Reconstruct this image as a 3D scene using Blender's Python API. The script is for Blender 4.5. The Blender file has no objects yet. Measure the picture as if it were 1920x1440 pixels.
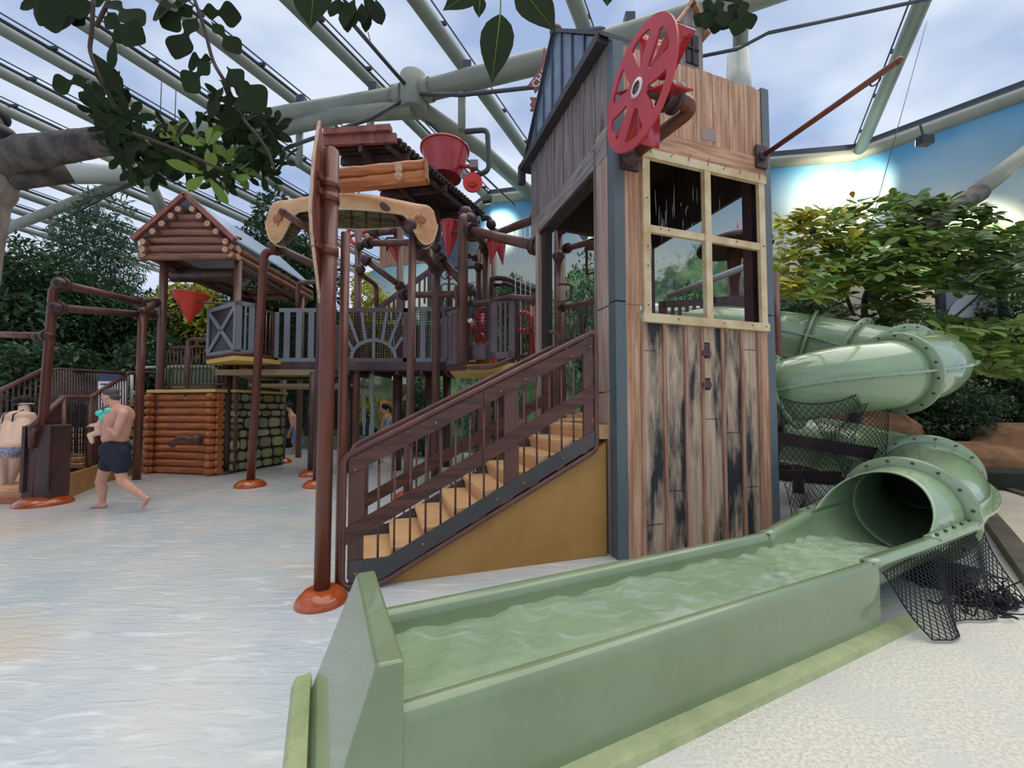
import bpy, bmesh, math, random
import numpy as np
from mathutils import Vector, Matrix
scene = bpy.context.scene
COL = scene.collection
R = math.radians
rnd = random.Random(7)

# ---------------------------------------------------------------- camera
PIT = R(2.383); FPX = 745.0; EYE = 1.45; PY0 = 737.0
cam_d = bpy.data.cameras.new('camera'); cam = bpy.data.objects.new('camera', cam_d); COL.objects.link(cam)
cam.location = (0, 0, EYE); cam.rotation_euler = (R(90) + PIT, 0, 0)
cam_d.sensor_width = 36; cam_d.lens = FPX / 1920 * 36; cam_d.shift_y = (PY0 - 720) / 1920
cam_d.clip_start = 0.05; cam_d.clip_end = 500
scene.camera = cam
# ---------------------------------------------------------------- exposure
scene.view_settings.view_transform = 'Standard'; scene.view_settings.look = 'None'
scene.view_settings.exposure = 0.38; scene.view_settings.gamma = 1.0
scene.view_settings.use_curve_mapping = False
# ---------------------------------------------------------------- sky: bright broken cloud over the glazed roof
w = bpy.data.worlds.new('sky'); scene.world = w; w.use_nodes = True
nt = w.node_tree; nt.nodes.clear()
o_ = nt.nodes.new('ShaderNodeOutputWorld'); bg = nt.nodes.new('ShaderNodeBackground')
tc = nt.nodes.new('ShaderNodeTexCoord'); mp = nt.nodes.new('ShaderNodeMapping'); mp.inputs['Scale'].default_value = (1.3, 2.0, 3.2)
mp.inputs['Rotation'].default_value = (0, 0, R(35))
nz = nt.nodes.new('ShaderNodeTexNoise'); nz.inputs['Scale'].default_value = 1.5; nz.inputs['Detail'].default_value = 4; nz.inputs['Roughness'].default_value = .5
cr = nt.nodes.new('ShaderNodeValToRGB')
cr.color_ramp.elements[0].position = .42; cr.color_ramp.elements[0].color = (.36, .46, .68, 1)
cr.color_ramp.elements[1].position = .61; cr.color_ramp.elements[1].color = (.72, .79, .90, 1)
nt.links.new(tc.outputs['Generated'], mp.inputs['Vector']); nt.links.new(mp.outputs['Vector'], nz.inputs['Vector'])
nt.links.new(nz.outputs['Fac'], cr.inputs['Fac']); nt.links.new(cr.outputs['Color'], bg.inputs['Color'])
bg.inputs['Strength'].default_value = .88
nt.links.new(bg.outputs['Background'], o_.inputs['Surface'])
# soft sun through the cloud
sd = bpy.data.lights.new('sun', 'SUN'); sd.energy = 2.4; sd.angle = R(75); sd.color = (1, .90, .74)
so = bpy.data.objects.new('sun', sd); COL.objects.link(so); so.location = (0, -5, 30); so.rotation_euler = (R(-6), R(10), 0)

# ---------------------------------------------------------------- projection helpers (the lens measured from the photo)
CP, SP = math.cos(PIT), math.sin(PIT)
def ray(px, py):
    x = (px - 960) / FPX; y = (PY0 - py) / FPX
    return Vector((x, CP - SP * y, SP + CP * y))
def at(px, py, Y):
    r = ray(px, py); t = Y / r.y
    return Vector((r.x * t, Y, EYE + r.z * t))
def gp(px, py, z=0):
    r = ray(px, py); t = (z - EYE) / r.z
    return Vector((r.x * t, r.y * t, z))
def V3(*a): return Vector(a)

# ---------------------------------------------------------------- materials
def mat(name, col, rough=.5, col2=None, nscale=(3, 3, 3), lo=.4, hi=.65, detail=5, bump=0, bscale=20, metal=0, spec=.5,
        dark=None, dscale=(4, 4, 1), dlo=.5, dhi=.6, trans=0, alpha=1, emit=None, estr=0, island=0, ior=1.45, coat=0):
    m = bpy.data.materials.new(name); m.use_nodes = True; t = m.node_tree; b = t.nodes['Principled BSDF']
    b.inputs['Roughness'].default_value = rough; b.inputs['Metallic'].default_value = metal
    b.inputs['Specular IOR Level'].default_value = spec; b.inputs['IOR'].default_value = ior
    b.inputs['Base Color'].default_value = (*col, 1); b.inputs['Alpha'].default_value = alpha
    b.inputs['Transmission Weight'].default_value = trans; b.inputs['Coat Weight'].default_value = coat
    if emit: b.inputs['Emission Color'].default_value = (*emit, 1); b.inputs['Emission Strength'].default_value = estr
    L = t.links.new
    if col2 or dark or bump:
        c = t.nodes.new('ShaderNodeTexCoord')
    def noise(sc, lo_, hi_, det):
        p = t.nodes.new('ShaderNodeMapping'); p.inputs['Scale'].default_value = sc
        n = t.nodes.new('ShaderNodeTexNoise'); n.inputs['Scale'].default_value = 1; n.inputs['Detail'].default_value = det; n.inputs['Roughness'].default_value = .6
        r = t.nodes.new('ShaderNodeMapRange'); r.inputs['From Min'].default_value = lo_; r.inputs['From Max'].default_value = hi_
        L(c.outputs['Object'], p.inputs['Vector']); L(p.outputs['Vector'], n.inputs['Vector']); L(n.outputs['Fac'], r.inputs['Value'])
        return r.outputs['Result']
    last = None
    if col2:
        x = t.nodes.new('ShaderNodeMix'); x.data_type = 'RGBA'; x.inputs['A'].default_value = (*col, 1); x.inputs['B'].default_value = (*col2, 1)
        L(noise(nscale, lo, hi, detail), x.inputs['Factor']); last = x.outputs['Result']
    if dark:
        x = t.nodes.new('ShaderNodeMix'); x.data_type = 'RGBA'; x.inputs['B'].default_value = (*dark, 1)
        if last: L(last, x.inputs['A'])
        else: x.inputs['A'].default_value = (*col, 1)
        L(noise(dscale, dlo, dhi, 6), x.inputs['Factor']); last = x.outputs['Result']
    if island:
        g = t.nodes.new('ShaderNodeNewGeometry'); h = t.nodes.new('ShaderNodeHueSaturation')
        r = t.nodes.new('ShaderNodeMapRange'); r.inputs['To Min'].default_value = 1 - island; r.inputs['To Max'].default_value = 1 + island
        L(g.outputs['Random Per Island'], r.inputs['Value']); L(r.outputs['Result'], h.inputs['Value'])
        r2 = t.nodes.new('ShaderNodeMath'); r2.operation = 'MULTIPLY_ADD'; r2.inputs[1].default_value = .05; r2.inputs[2].default_value = .475
        L(g.outputs['Random Per Island'], r2.inputs[0]); L(r2.outputs[0], h.inputs['Hue'])
        if last: L(last, h.inputs['Color'])
        else: h.inputs['Color'].default_value = (*col, 1)
        last = h.outputs['Color']
    if last: L(last, b.inputs['Base Color'])
    if bump:
        n = t.nodes.new('ShaderNodeTexNoise'); n.inputs['Scale'].default_value = bscale; n.inputs['Detail'].default_value = 4
        L(c.outputs['Object'], n.inputs['Vector'])
        u = t.nodes.new('ShaderNodeBump'); u.inputs['Strength'].default_value = bump; u.inputs['Distance'].default_value = .02
        L(n.outputs['Fac'], u.inputs['Height']); L(u.outputs['Normal'], b.inputs['Normal'])
    return m
def srgb(r, g, b):
    f = lambda c: (c / 255 / 12.92) if c <= 10 else ((c / 255 + .055) / 1.055) ** 2.4
    return (f(r), f(g), f(b))
def wood(name, c1, c2, axis='z', dark=None, dlo=.5, dhi=.6, rough=.6, fine=26, ds=None):
    k = {'z': (fine, fine, 1.3), 'x': (1.3, fine, fine), 'u': (2.0, 2.0, fine * 1.3)}[axis]
    d = ds or {'z': (5, 5, .8), 'x': (.8, 5, 5), 'u': (1.5, 1.5, 6)}[axis]
    return mat(name, c1, rough, c2, k, .35, .62, 4, bump=.25, bscale=30, dark=dark, dscale=d, dlo=dlo, dhi=dhi)

M = {}
M['brown'] = mat('brown_painted_steel', srgb(110, 72, 63), .34, srgb(86, 58, 53), (5, 5, 2), bump=.08, bscale=60)
M['brown2'] = mat('rusty_brown_painted_steel', srgb(112, 62, 46), .3, srgb(90, 48, 38), (6, 6, 1.2), bump=.05, bscale=40)
M['dkbrown'] = mat('dark_brown_painted_metal', srgb(84, 56, 54), .38, srgb(62, 44, 44), (4, 4, 2), bump=.1)
M['darkpipe'] = mat('dark_purple_brown_pipe', srgb(74, 48, 50), .35, srgb(56, 40, 42), (5, 5, 2))
M['board'] = wood('brown_plank_panel', srgb(100, 62, 50), srgb(66, 42, 38), 'u', rough=.45, fine=16)
M['boardv'] = wood('brown_plank_panel_upright', srgb(108, 64, 54), srgb(82, 60, 52), 'z', rough=.45)
M['greyboard'] = mat('charcoal_board', srgb(68, 66, 68), .4, srgb(80, 76, 76), (2, 2, 2))
M['slat'] = mat('blue_grey_board', srgb(122, 128, 138), .45, srgb(134, 116, 114), (2, 2, 3), .45, .7, bump=.1)
M['brslat'] = mat('grey_brown_board', srgb(104, 88, 92), .45, srgb(92, 74, 76), (3, 3, 3), bump=.1)
M['net'] = mat('black_netting_cord', (.012, .012, .016), .8)
M['tan'] = mat('tan_moulded_plastic', srgb(224, 180, 132), .35, srgb(210, 164, 114), (4, 4, 4), bump=.05)
M['ochre'] = mat('ochre_painted_panel', srgb(176, 132, 72), .45, srgb(164, 120, 64), (2, 2, 2))
M['yellow'] = mat('yellow_timber_edge', srgb(214, 178, 96), .5)
M['orange'] = mat('glossy_orange_brown_base', srgb(186, 88, 36), .15, srgb(160, 68, 26), (8, 8, 8), coat=.5)
M['green'] = mat('pale_green_fibreglass', srgb(142, 164, 128), .16, srgb(134, 156, 122), (1.5, 1.5, 1.5), coat=.6)
M['greenbox'] = mat('sage_green_fibreglass', srgb(128, 146, 112), .2, srgb(118, 134, 100), (1.2, 1.2, 1.2), coat=.5)
M['ledge'] = mat('yellow_green_kerb', srgb(170, 180, 132), .4, srgb(150, 162, 116), (6, 6, 6), bump=.2, bscale=40, dark=srgb(110, 120, 60), dscale=(9, 9, 9), dlo=.62, dhi=.75)
M['bolt'] = mat('dark_bolt', srgb(84, 88, 78), .4, metal=.6)
M['boltbr'] = mat('brown_bolt_head', srgb(150, 100, 84), .35)
M['black'] = mat('black_rubber', (.01, .01, .012), .5)
M['strip'] = mat('slate_metal_corner_strip', srgb(88, 98, 102), .35, srgb(108, 112, 112), (2, 2, 1), .5, .75)
M['metal_roof'] = mat('blue_grey_metal_cladding', srgb(120, 138, 160), .22, srgb(84, 98, 118), (2, 2, 2), spec=.7)
M['darkfascia'] = mat('dark_fascia_board', srgb(58, 54, 56), .45)
M['wgrey'] = wood('weathered_grey_planks', srgb(150, 138, 134), srgb(112, 100, 98), 'z', dark=srgb(40, 38, 38), dlo=.6, dhi=.72)
M['wgreyh'] = wood('weathered_grey_beam', srgb(158, 150, 146), srgb(116, 106, 102), 'u', dark=srgb(60, 58, 56), dlo=.58, dhi=.7)
M['worange'] = wood('orange_cedar_planks', srgb(200, 160, 128), srgb(156, 110, 82), 'z', fine=22)
M['worangeh'] = wood('orange_cedar_band', srgb(200, 160, 126), srgb(156, 110, 82), 'u', fine=22)
M['wlight'] = wood('pale_pine_planks', srgb(186, 162, 148), srgb(156, 130, 118), 'z', fine=22)
M['wlower'] = wood('stained_pale_planks', srgb(196, 172, 146), srgb(162, 138, 116), 'z', dark=srgb(40, 40, 46), dlo=.44, dhi=.57, fine=24, ds=(4.5, 4.5, .9))
M['wframe'] = mat('pale_yellow_window_timber', srgb(212, 194, 156), .55, srgb(190, 160, 116), (4, 4, 4), bump=.1)
M['wdark'] = wood('dark_planks', srgb(58, 46, 42), srgb(38, 30, 28), 'z')
M['batten'] = wood('reddish_batten', srgb(184, 146, 120), srgb(136, 92, 70), 'z')
M['red'] = mat('glossy_red_fibreglass', srgb(190, 48, 54), .25, srgb(168, 38, 46), (3, 3, 3), coat=.4)
M['redp'] = mat('matt_red_fibreglass', srgb(196, 62, 70), .4, srgb(184, 52, 60), (3, 3, 3))
M['redcone'] = mat('orange_red_plastic', srgb(206, 58, 44), .35)
M['log'] = wood('orange_brown_log', srgb(196, 118, 66), srgb(158, 86, 46), 'x', fine=14, rough=.4)
M['logr'] = wood('reddish_brown_log', srgb(152, 104, 84), srgb(116, 72, 58), 'x', fine=14, rough=.4)
M['logend'] = mat('sawn_log_end', srgb(206, 166, 128), .5, srgb(168, 118, 88), (20, 20, 20))
M['roofsheet'] = mat('pale_blue_roof_sheet', srgb(176, 190, 214), .25)
M['shingle'] = mat('dark_brown_corrugated_shingle', srgb(66, 50, 46), .55, srgb(48, 36, 34), (6, 6, 6), bump=.3)
M['canoe'] = mat('birch_bark_canoe_hull', srgb(222, 172, 126), .35, srgb(198, 142, 100), (3, 3, 6), .45, .7)
M['canoein'] = wood('canoe_lining', srgb(134, 122, 88), srgb(88, 74, 54), 'x')
M['leafmark'] = mat('maple_leaf_marking', srgb(176, 106, 76), .5)
M['ply'] = mat('pale_plywood_edge', srgb(206, 182, 154), .5, srgb(170, 130, 108), (60, 60, 3))
M['paddle'] = mat('reddish_board', srgb(150, 90, 76), .4, srgb(120, 66, 56), (8, 8, 2))
M['steel'] = mat('grey_green_painted_steel', srgb(142, 146, 134), .5, srgb(126, 132, 120), (.8, .8, .8))
M['steelw'] = mat('white_green_painted_steel', srgb(184, 188, 180), .4)
M['clamp'] = mat('dark_film_clamp', srgb(52, 60, 72), .4)
M['cable'] = mat('steel_cable', srgb(66, 68, 76), .4)
M['bark'] = mat('pale_textured_bark', srgb(168, 154, 140), .8, srgb(124, 110, 98), (6, 6, 3), bump=.8, bscale=12)
M['barkd'] = mat('dark_bark', srgb(92, 86, 82), .85, srgb(54, 50, 48), (5, 5, 5), bump=.8, bscale=14)
M['twig'] = mat('brown_twig', srgb(62, 50, 42), .8)
M['leafdk'] = mat('dark_green_leaf', srgb(76, 98, 50), .6, island=.4, spec=.3)
M['leafsh'] = mat('deep_green_leaf', srgb(34, 46, 22), .75, island=.3, spec=.2)
M['leafmd'] = mat('mid_green_leaf', srgb(112, 136, 62), .6, island=.4, spec=.3)
M['leafyl'] = mat('yellow_green_leaf', srgb(188, 184, 70), .6, island=.35, spec=.3)
M['leafbg'] = mat('forest_leaf', srgb(58, 82, 52), .55, island=.5)
M['leafb2'] = mat('bluish_forest_leaf', srgb(74, 104, 78), .55, island=.45)
M['soil'] = mat('dark_planting_soil', srgb(42, 40, 32), .9, srgb(28, 30, 20), (2, 2, 2))
M['rock'] = mat('brown_artificial_rock', srgb(150, 108, 72), .8, srgb(96, 68, 46), (1.5, 1.5, 2.5), bump=.9, bscale=5)
M['rocko'] = mat('orange_sandstone', srgb(206, 148, 84), .8, srgb(160, 106, 58), (2, 2, 5), bump=.8, bscale=6)
M['skin'] = mat('skin', srgb(214, 160, 136), .5, srgb(202, 142, 120), (8, 8, 8))
M['skin2'] = mat('pale_skin', srgb(222, 184, 158), .5)
M['navy'] = mat('navy_cloth', srgb(26, 30, 48), .7)
M['blue'] = mat('light_blue_cloth', srgb(116, 142, 190), .7)
M['floral'] = mat('floral_swim_cloth', srgb(122, 122, 150), .6, srgb(200, 196, 210), (40, 40, 40))
M['bluefl'] = mat('blue_floral_swim_cloth', srgb(70, 96, 176), .6, srgb(190, 200, 230), (35, 35, 35))
M['hair'] = mat('dark_brown_hair', srgb(36, 28, 26), .6)
M['hairg'] = mat('greying_hair', srgb(84, 76, 70), .7)
M['turq'] = mat('turquoise_cloth', srgb(92, 208, 196), .5)
M['white'] = mat('white_plastic', srgb(226, 226, 224), .4)
M['navysign'] = mat('navy_sign', srgb(40, 52, 92), .4)
M['lamp'] = mat('lamp_glass', (1, .95, .8), .3, emit=(1, .93, .75), estr=25)
M['signred'] = mat('red_brown_sign_board', srgb(150, 84, 76), .5, srgb(128, 66, 60), (8, 8, 2))
M['cream'] = mat('cream_render', srgb(206, 196, 170), .7, srgb(190, 180, 152), (1, 1, 1))
M['dkframe'] = mat('dark_frame', srgb(40, 42, 44), .4)
M['screen'] = mat('grey_glass_screen', srgb(120, 124, 128), .12)
M['greenwall'] = mat('green_painted_wall', srgb(98, 132, 110), .5)
M['bin'] = mat('frosted_green_plastic', srgb(90, 116, 84), .25)
M['kerb'] = wood('grey_brown_timber_kerb', srgb(104, 98, 84), srgb(74, 68, 58), 'u')
# green leaves glow a little where light passes through them
for k in ('leafsh', 'leafdk', 'leafmd', 'leafyl', 'leafbg', 'leafb2'):
    t = M[k].node_tree; b = t.nodes['Principled BSDF']; out = t.nodes['Material Output']
    tr = t.nodes.new('ShaderNodeBsdfTranslucent'); mx = t.nodes.new('ShaderNodeMixShader'); mx.inputs[0].default_value = .12 if k == 'leafsh' else .3
    src = b.inputs['Base Color'].links[0].from_socket; t.links.new(src, tr.inputs['Color'])
    t.links.new(b.outputs[0], mx.inputs[1]); t.links.new(tr.outputs[0], mx.inputs[2]); t.links.new(mx.outputs[0], out.inputs['Surface'])

def nodes_floor():
    m = bpy.data.materials.new('wet_pale_pool_floor'); m.use_nodes = True; t = m.node_tree; L = t.links.new; b = t.nodes['Principled BSDF']
    g = t.nodes.new('ShaderNodeNewGeometry'); sx = t.nodes.new('ShaderNodeSeparateXYZ'); L(g.outputs['Position'], sx.inputs[0])
    def noise(sc, det=4, rot=0, dist=0):
        p = t.nodes.new('ShaderNodeMapping'); p.inputs['Scale'].default_value = sc; p.inputs['Rotation'].default_value = (0, 0, rot)
        n = t.nodes.new('ShaderNodeTexNoise'); n.inputs['Scale'].default_value = 1; n.inputs['Detail'].default_value = det; n.inputs['Distortion'].default_value = dist
        L(g.outputs['Position'], p.inputs[0]); L(p.outputs[0], n.inputs['Vector']); return n.outputs['Fac']
    def rng(s, a, b_):
        r = t.nodes.new('ShaderNodeMapRange'); r.inputs['From Min'].default_value = a; r.inputs['From Max'].default_value = b_; L(s, r.inputs['Value']); return r.outputs[0]
    def mixc(f, A, B):
        x = t.nodes.new('ShaderNodeMix'); x.data_type = 'RGBA'
        if isinstance(f, float): x.inputs['Factor'].default_value = f
        else: L(f, x.inputs['Factor'])
        for s, v in (('A', A), ('B', B)):
            if isinstance(v, tuple): x.inputs[s].default_value = (*v, 1)
            else: L(v, x.inputs[s])
        return x.outputs['Result']
    a = mixc(rng(noise((1.1, 1.1, 1), 3), .42, .62), srgb(208, 209, 204), srgb(190, 199, 202))
    a = mixc(rng(noise((.7, .7, 1), 2), .58, .72), a, srgb(212, 198, 180))
    a = mixc(rng(noise((2.6, 12, 1), 5, R(-24), .8), .56, .72), a, srgb(226, 228, 226))
    dry = mixc(rng(noise((55, 55, 55), 3), .4, .6), srgb(216, 213, 200), srgb(196, 192, 178))
    dry = mixc(rng(noise((2, 2, 2), 3), .5, .7), dry, srgb(200, 198, 192))
    # dry deck lies to the right of the trough line
    dm = t.nodes.new('ShaderNodeMath'); dm.operation = 'MULTIPLY_ADD'; L(sx.outputs['X'], dm.inputs[0]); dm.inputs[1].default_value = .431
    my = t.nodes.new('ShaderNodeMath'); my.operation = 'MULTIPLY_ADD'; L(sx.outputs['Y'], my.inputs[0]); my.inputs[1].default_value = -.902; L(dm.outputs[0], my.inputs[2])
    dm.inputs[2].default_value = 0
    dr = rng(my.outputs[0], -1.6, -1.3)
    xr = rng(sx.outputs['X'], -.6, 1.0)
    mu = t.nodes.new('ShaderNodeMath'); mu.operation = 'MULTIPLY'; L(dr, mu.inputs[0]); L(xr, mu.inputs[1])
    L(mixc(mu.outputs[0], a, dry), b.inputs['Base Color'])
    rr = t.nodes.new('ShaderNodeMapRange'); L(mu.outputs[0], rr.inputs['Value']); rr.inputs['To Min'].default_value = .14; rr.inputs['To Max'].default_value = .55; L(rr.outputs[0], b.inputs['Roughness'])
    bu = t.nodes.new('ShaderNodeBump'); bu.inputs['Strength'].default_value = .5; bu.inputs['Distance'].default_value = .018
    hx = t.nodes.new('ShaderNodeMix'); hx.data_type = 'FLOAT'; L(mu.outputs[0], hx.inputs['Factor']); L(noise((4.0, 16, 1), 5, R(-24), 1.2), hx.inputs['A']); L(noise((60, 60, 60), 3), hx.inputs['B'])
    L(hx.outputs['Result'], bu.inputs['Height']); L(bu.outputs[0], b.inputs['Normal'])
    return m
def nodes_mural():
    m = bpy.data.materials.new('painted_sky_and_tree_mural'); m.use_nodes = True; t = m.node_tree; L = t.links.new; b = t.nodes['Principled BSDF']; b.inputs['Roughness'].default_value = .8
    g = t.nodes.new('ShaderNodeNewGeometry'); sx = t.nodes.new('ShaderNodeSeparateXYZ'); L(g.outputs['Position'], sx.inputs[0])
    def noise(sc, det=4):
        n = t.nodes.new('ShaderNodeTexNoise'); n.inputs['Scale'].default_value = sc; n.inputs['Detail'].default_value = det; n.inputs['Roughness'].default_value = .65; L(g.outputs['Position'], n.inputs['Vector']); return n.outputs['Fac']
    def mixc(f, A, B):
        x = t.nodes.new('ShaderNodeMix'); x.data_type = 'RGBA'; L(f, x.inputs['Factor'])
        for s, v in (('A', A), ('B', B)):
            if isinstance(v, tuple): x.inputs[s].default_value = (*v, 1)
            else: L(v, x.inputs[s])
        return x.outputs['Result']
    def math_(op, a, b_):
        x = t.nodes.new('ShaderNodeMath'); x.operation = op
        for i, v in enumerate((a, b_)):
            if isinstance(v, (int, float)): x.inputs[i].default_value = v
            else: L(v, x.inputs[i])
        return x.outputs[0]
    def rng(s, a, b_):
        r = t.nodes.new('ShaderNodeMapRange'); r.inputs['From Min'].default_value = a; r.inputs['From Max'].default_value = b_; L(s, r.inputs['Value']); return r.outputs[0]
    sky = mixc(rng(math_('ADD', sx.outputs['Z'], math_('MULTIPLY', noise(.25, 3), 3.0)), 11.4, 8.2), srgb(88, 150, 188), srgb(212, 216, 200))  # lower sky paint made paler so the floodlight glow turns cream
    h = math_('ADD', sx.outputs['Z'], math_('MULTIPLY', noise(.45, 6), -7.0))
    h = math_('ADD', h, math_('MULTIPLY', noise(3.5, 4), -1.8))
    mask = rng(h, 2.6, 2.2)
    tree = mixc(rng(noise(2.2, 6), .42, .6), srgb(94, 128, 84), srgb(150, 176, 124))
    tree = mixc(rng(noise(.7, 6), .5, .62), tree, srgb(62, 92, 72))
    L(mixc(mask, sky, tree), b.inputs['Base Color'])
    return m
def nodes_stone():
    m = bpy.data.materials.new('mossy_field_stones'); m.use_nodes = True; t = m.node_tree; L = t.links.new; b = t.nodes['Principled BSDF']; b.inputs['Roughness'].default_value = .6
    c = t.nodes.new('ShaderNodeTexCoord'); 
    nn = t.nodes.new('ShaderNodeTexNoise'); nn.inputs['Scale'].default_value = 2; L(c.outputs['Object'], nn.inputs['Vector'])
    r = t.nodes.new('ShaderNodeMapRange'); r.inputs['From Min'].default_value = .35; r.inputs['From Max'].default_value = .65; L(nn.outputs['Fac'], r.inputs['Value'])
    x = t.nodes.new('ShaderNodeMix'); x.data_type = 'RGBA'; x.inputs['A'].default_value = (*srgb(158, 152, 124), 1); x.inputs['B'].default_value = (*srgb(124, 128, 76), 1); L(r.outputs[0], x.inputs['Factor'])
    g = t.nodes.new('ShaderNodeNewGeometry'); h = t.nodes.new('ShaderNodeHueSaturation'); r3 = t.nodes.new('ShaderNodeMapRange'); r3.inputs['To Min'].default_value = .6; r3.inputs['To Max'].default_value = 1.35
    L(g.outputs['Random Per Island'], r3.inputs['Value']); L(r3.outputs[0], h.inputs['Value']); L(x.outputs['Result'], h.inputs['Color']); L(h.outputs[0], b.inputs['Base Color'])
    n2 = t.nodes.new('ShaderNodeTexNoise'); n2.inputs['Scale'].default_value = 18; L(c.outputs['Object'], n2.inputs['Vector'])
    bu = t.nodes.new('ShaderNodeBump'); bu.inputs['Strength'].default_value = .5; bu.inputs['Distance'].default_value = .03; L(n2.outputs['Fac'], bu.inputs['Height']); L(bu.outputs[0], b.inputs['Normal'])
    return m
def nodes_film():
    m = bpy.data.materials.new('clear_roof_film'); m.use_nodes = True; t = m.node_tree; t.nodes.clear(); L = t.links.new
    o = t.nodes.new('ShaderNodeOutputMaterial'); a = t.nodes.new('ShaderNodeBsdfTransparent'); a.inputs[0].default_value = (.95, .97, 1, 1)
    g = t.nodes.new('ShaderNodeBsdfGlossy'); g.inputs['Roughness'].default_value = .25; x = t.nodes.new('ShaderNodeMixShader'); x.inputs[0].default_value = .05
    L(a.outputs[0], x.inputs[1]); L(g.outputs[0], x.inputs[2]); L(x.outputs[0], o.inputs['Surface']); return m
def nodes_water(name, base, foam_lo=.56, foam_hi=.72, alpha=.72):
    m = bpy.data.materials.new(name); m.use_nodes = True; t = m.node_tree; L = t.links.new; b = t.nodes['Principled BSDF']
    b.inputs['Roughness'].default_value = .06; b.inputs['IOR'].default_value = 1.33
    c = t.nodes.new('ShaderNodeTexCoord'); p = t.nodes.new('ShaderNodeMapping'); p.inputs['Scale'].default_value = (4, 9, 4); p.inputs['Rotation'].default_value = (0, 0, R(-25))
    n = t.nodes.new('ShaderNodeTexNoise'); n.inputs['Scale'].default_value = 1; n.inputs['Detail'].default_value = 7; n.inputs['Distortion'].default_value = 1.2
    L(c.outputs['Object'], p.inputs[0]); L(p.outputs[0], n.inputs['Vector'])
    r = t.nodes.new('ShaderNodeMapRange'); r.inputs['From Min'].default_value = foam_lo; r.inputs['From Max'].default_value = foam_hi; L(n.outputs['Fac'], r.inputs['Value'])
    x = t.nodes.new('ShaderNodeMix'); x.data_type = 'RGBA'; x.inputs['A'].default_value = (*base, 1); x.inputs['B'].default_value = (.62, .76, .66, 1); L(r.outputs[0], x.inputs['Factor']); L(x.outputs['Result'], b.inputs['Base Color'])
    b.inputs['Alpha'].default_value = alpha
    bu = t.nodes.new('ShaderNodeBump'); bu.inputs['Strength'].default_value = .6; bu.inputs['Distance'].default_value = .03; L(n.outputs['Fac'], bu.inputs['Height']); L(bu.outputs[0], b.inputs['Normal'])
    return m
M['floor'] = nodes_floor(); M['mural'] = nodes_mural(); M['stone'] = nodes_stone(); M['film'] = nodes_film()
M['water'] = nodes_water('running_trough_water', srgb(172, 198, 158), .5, .74, .5)
M['fall'] = mat('falling_water', srgb(225, 232, 235), .1, alpha=.55)
M['mortar'] = mat('dark_mortar', srgb(46, 46, 36), .9)

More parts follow.
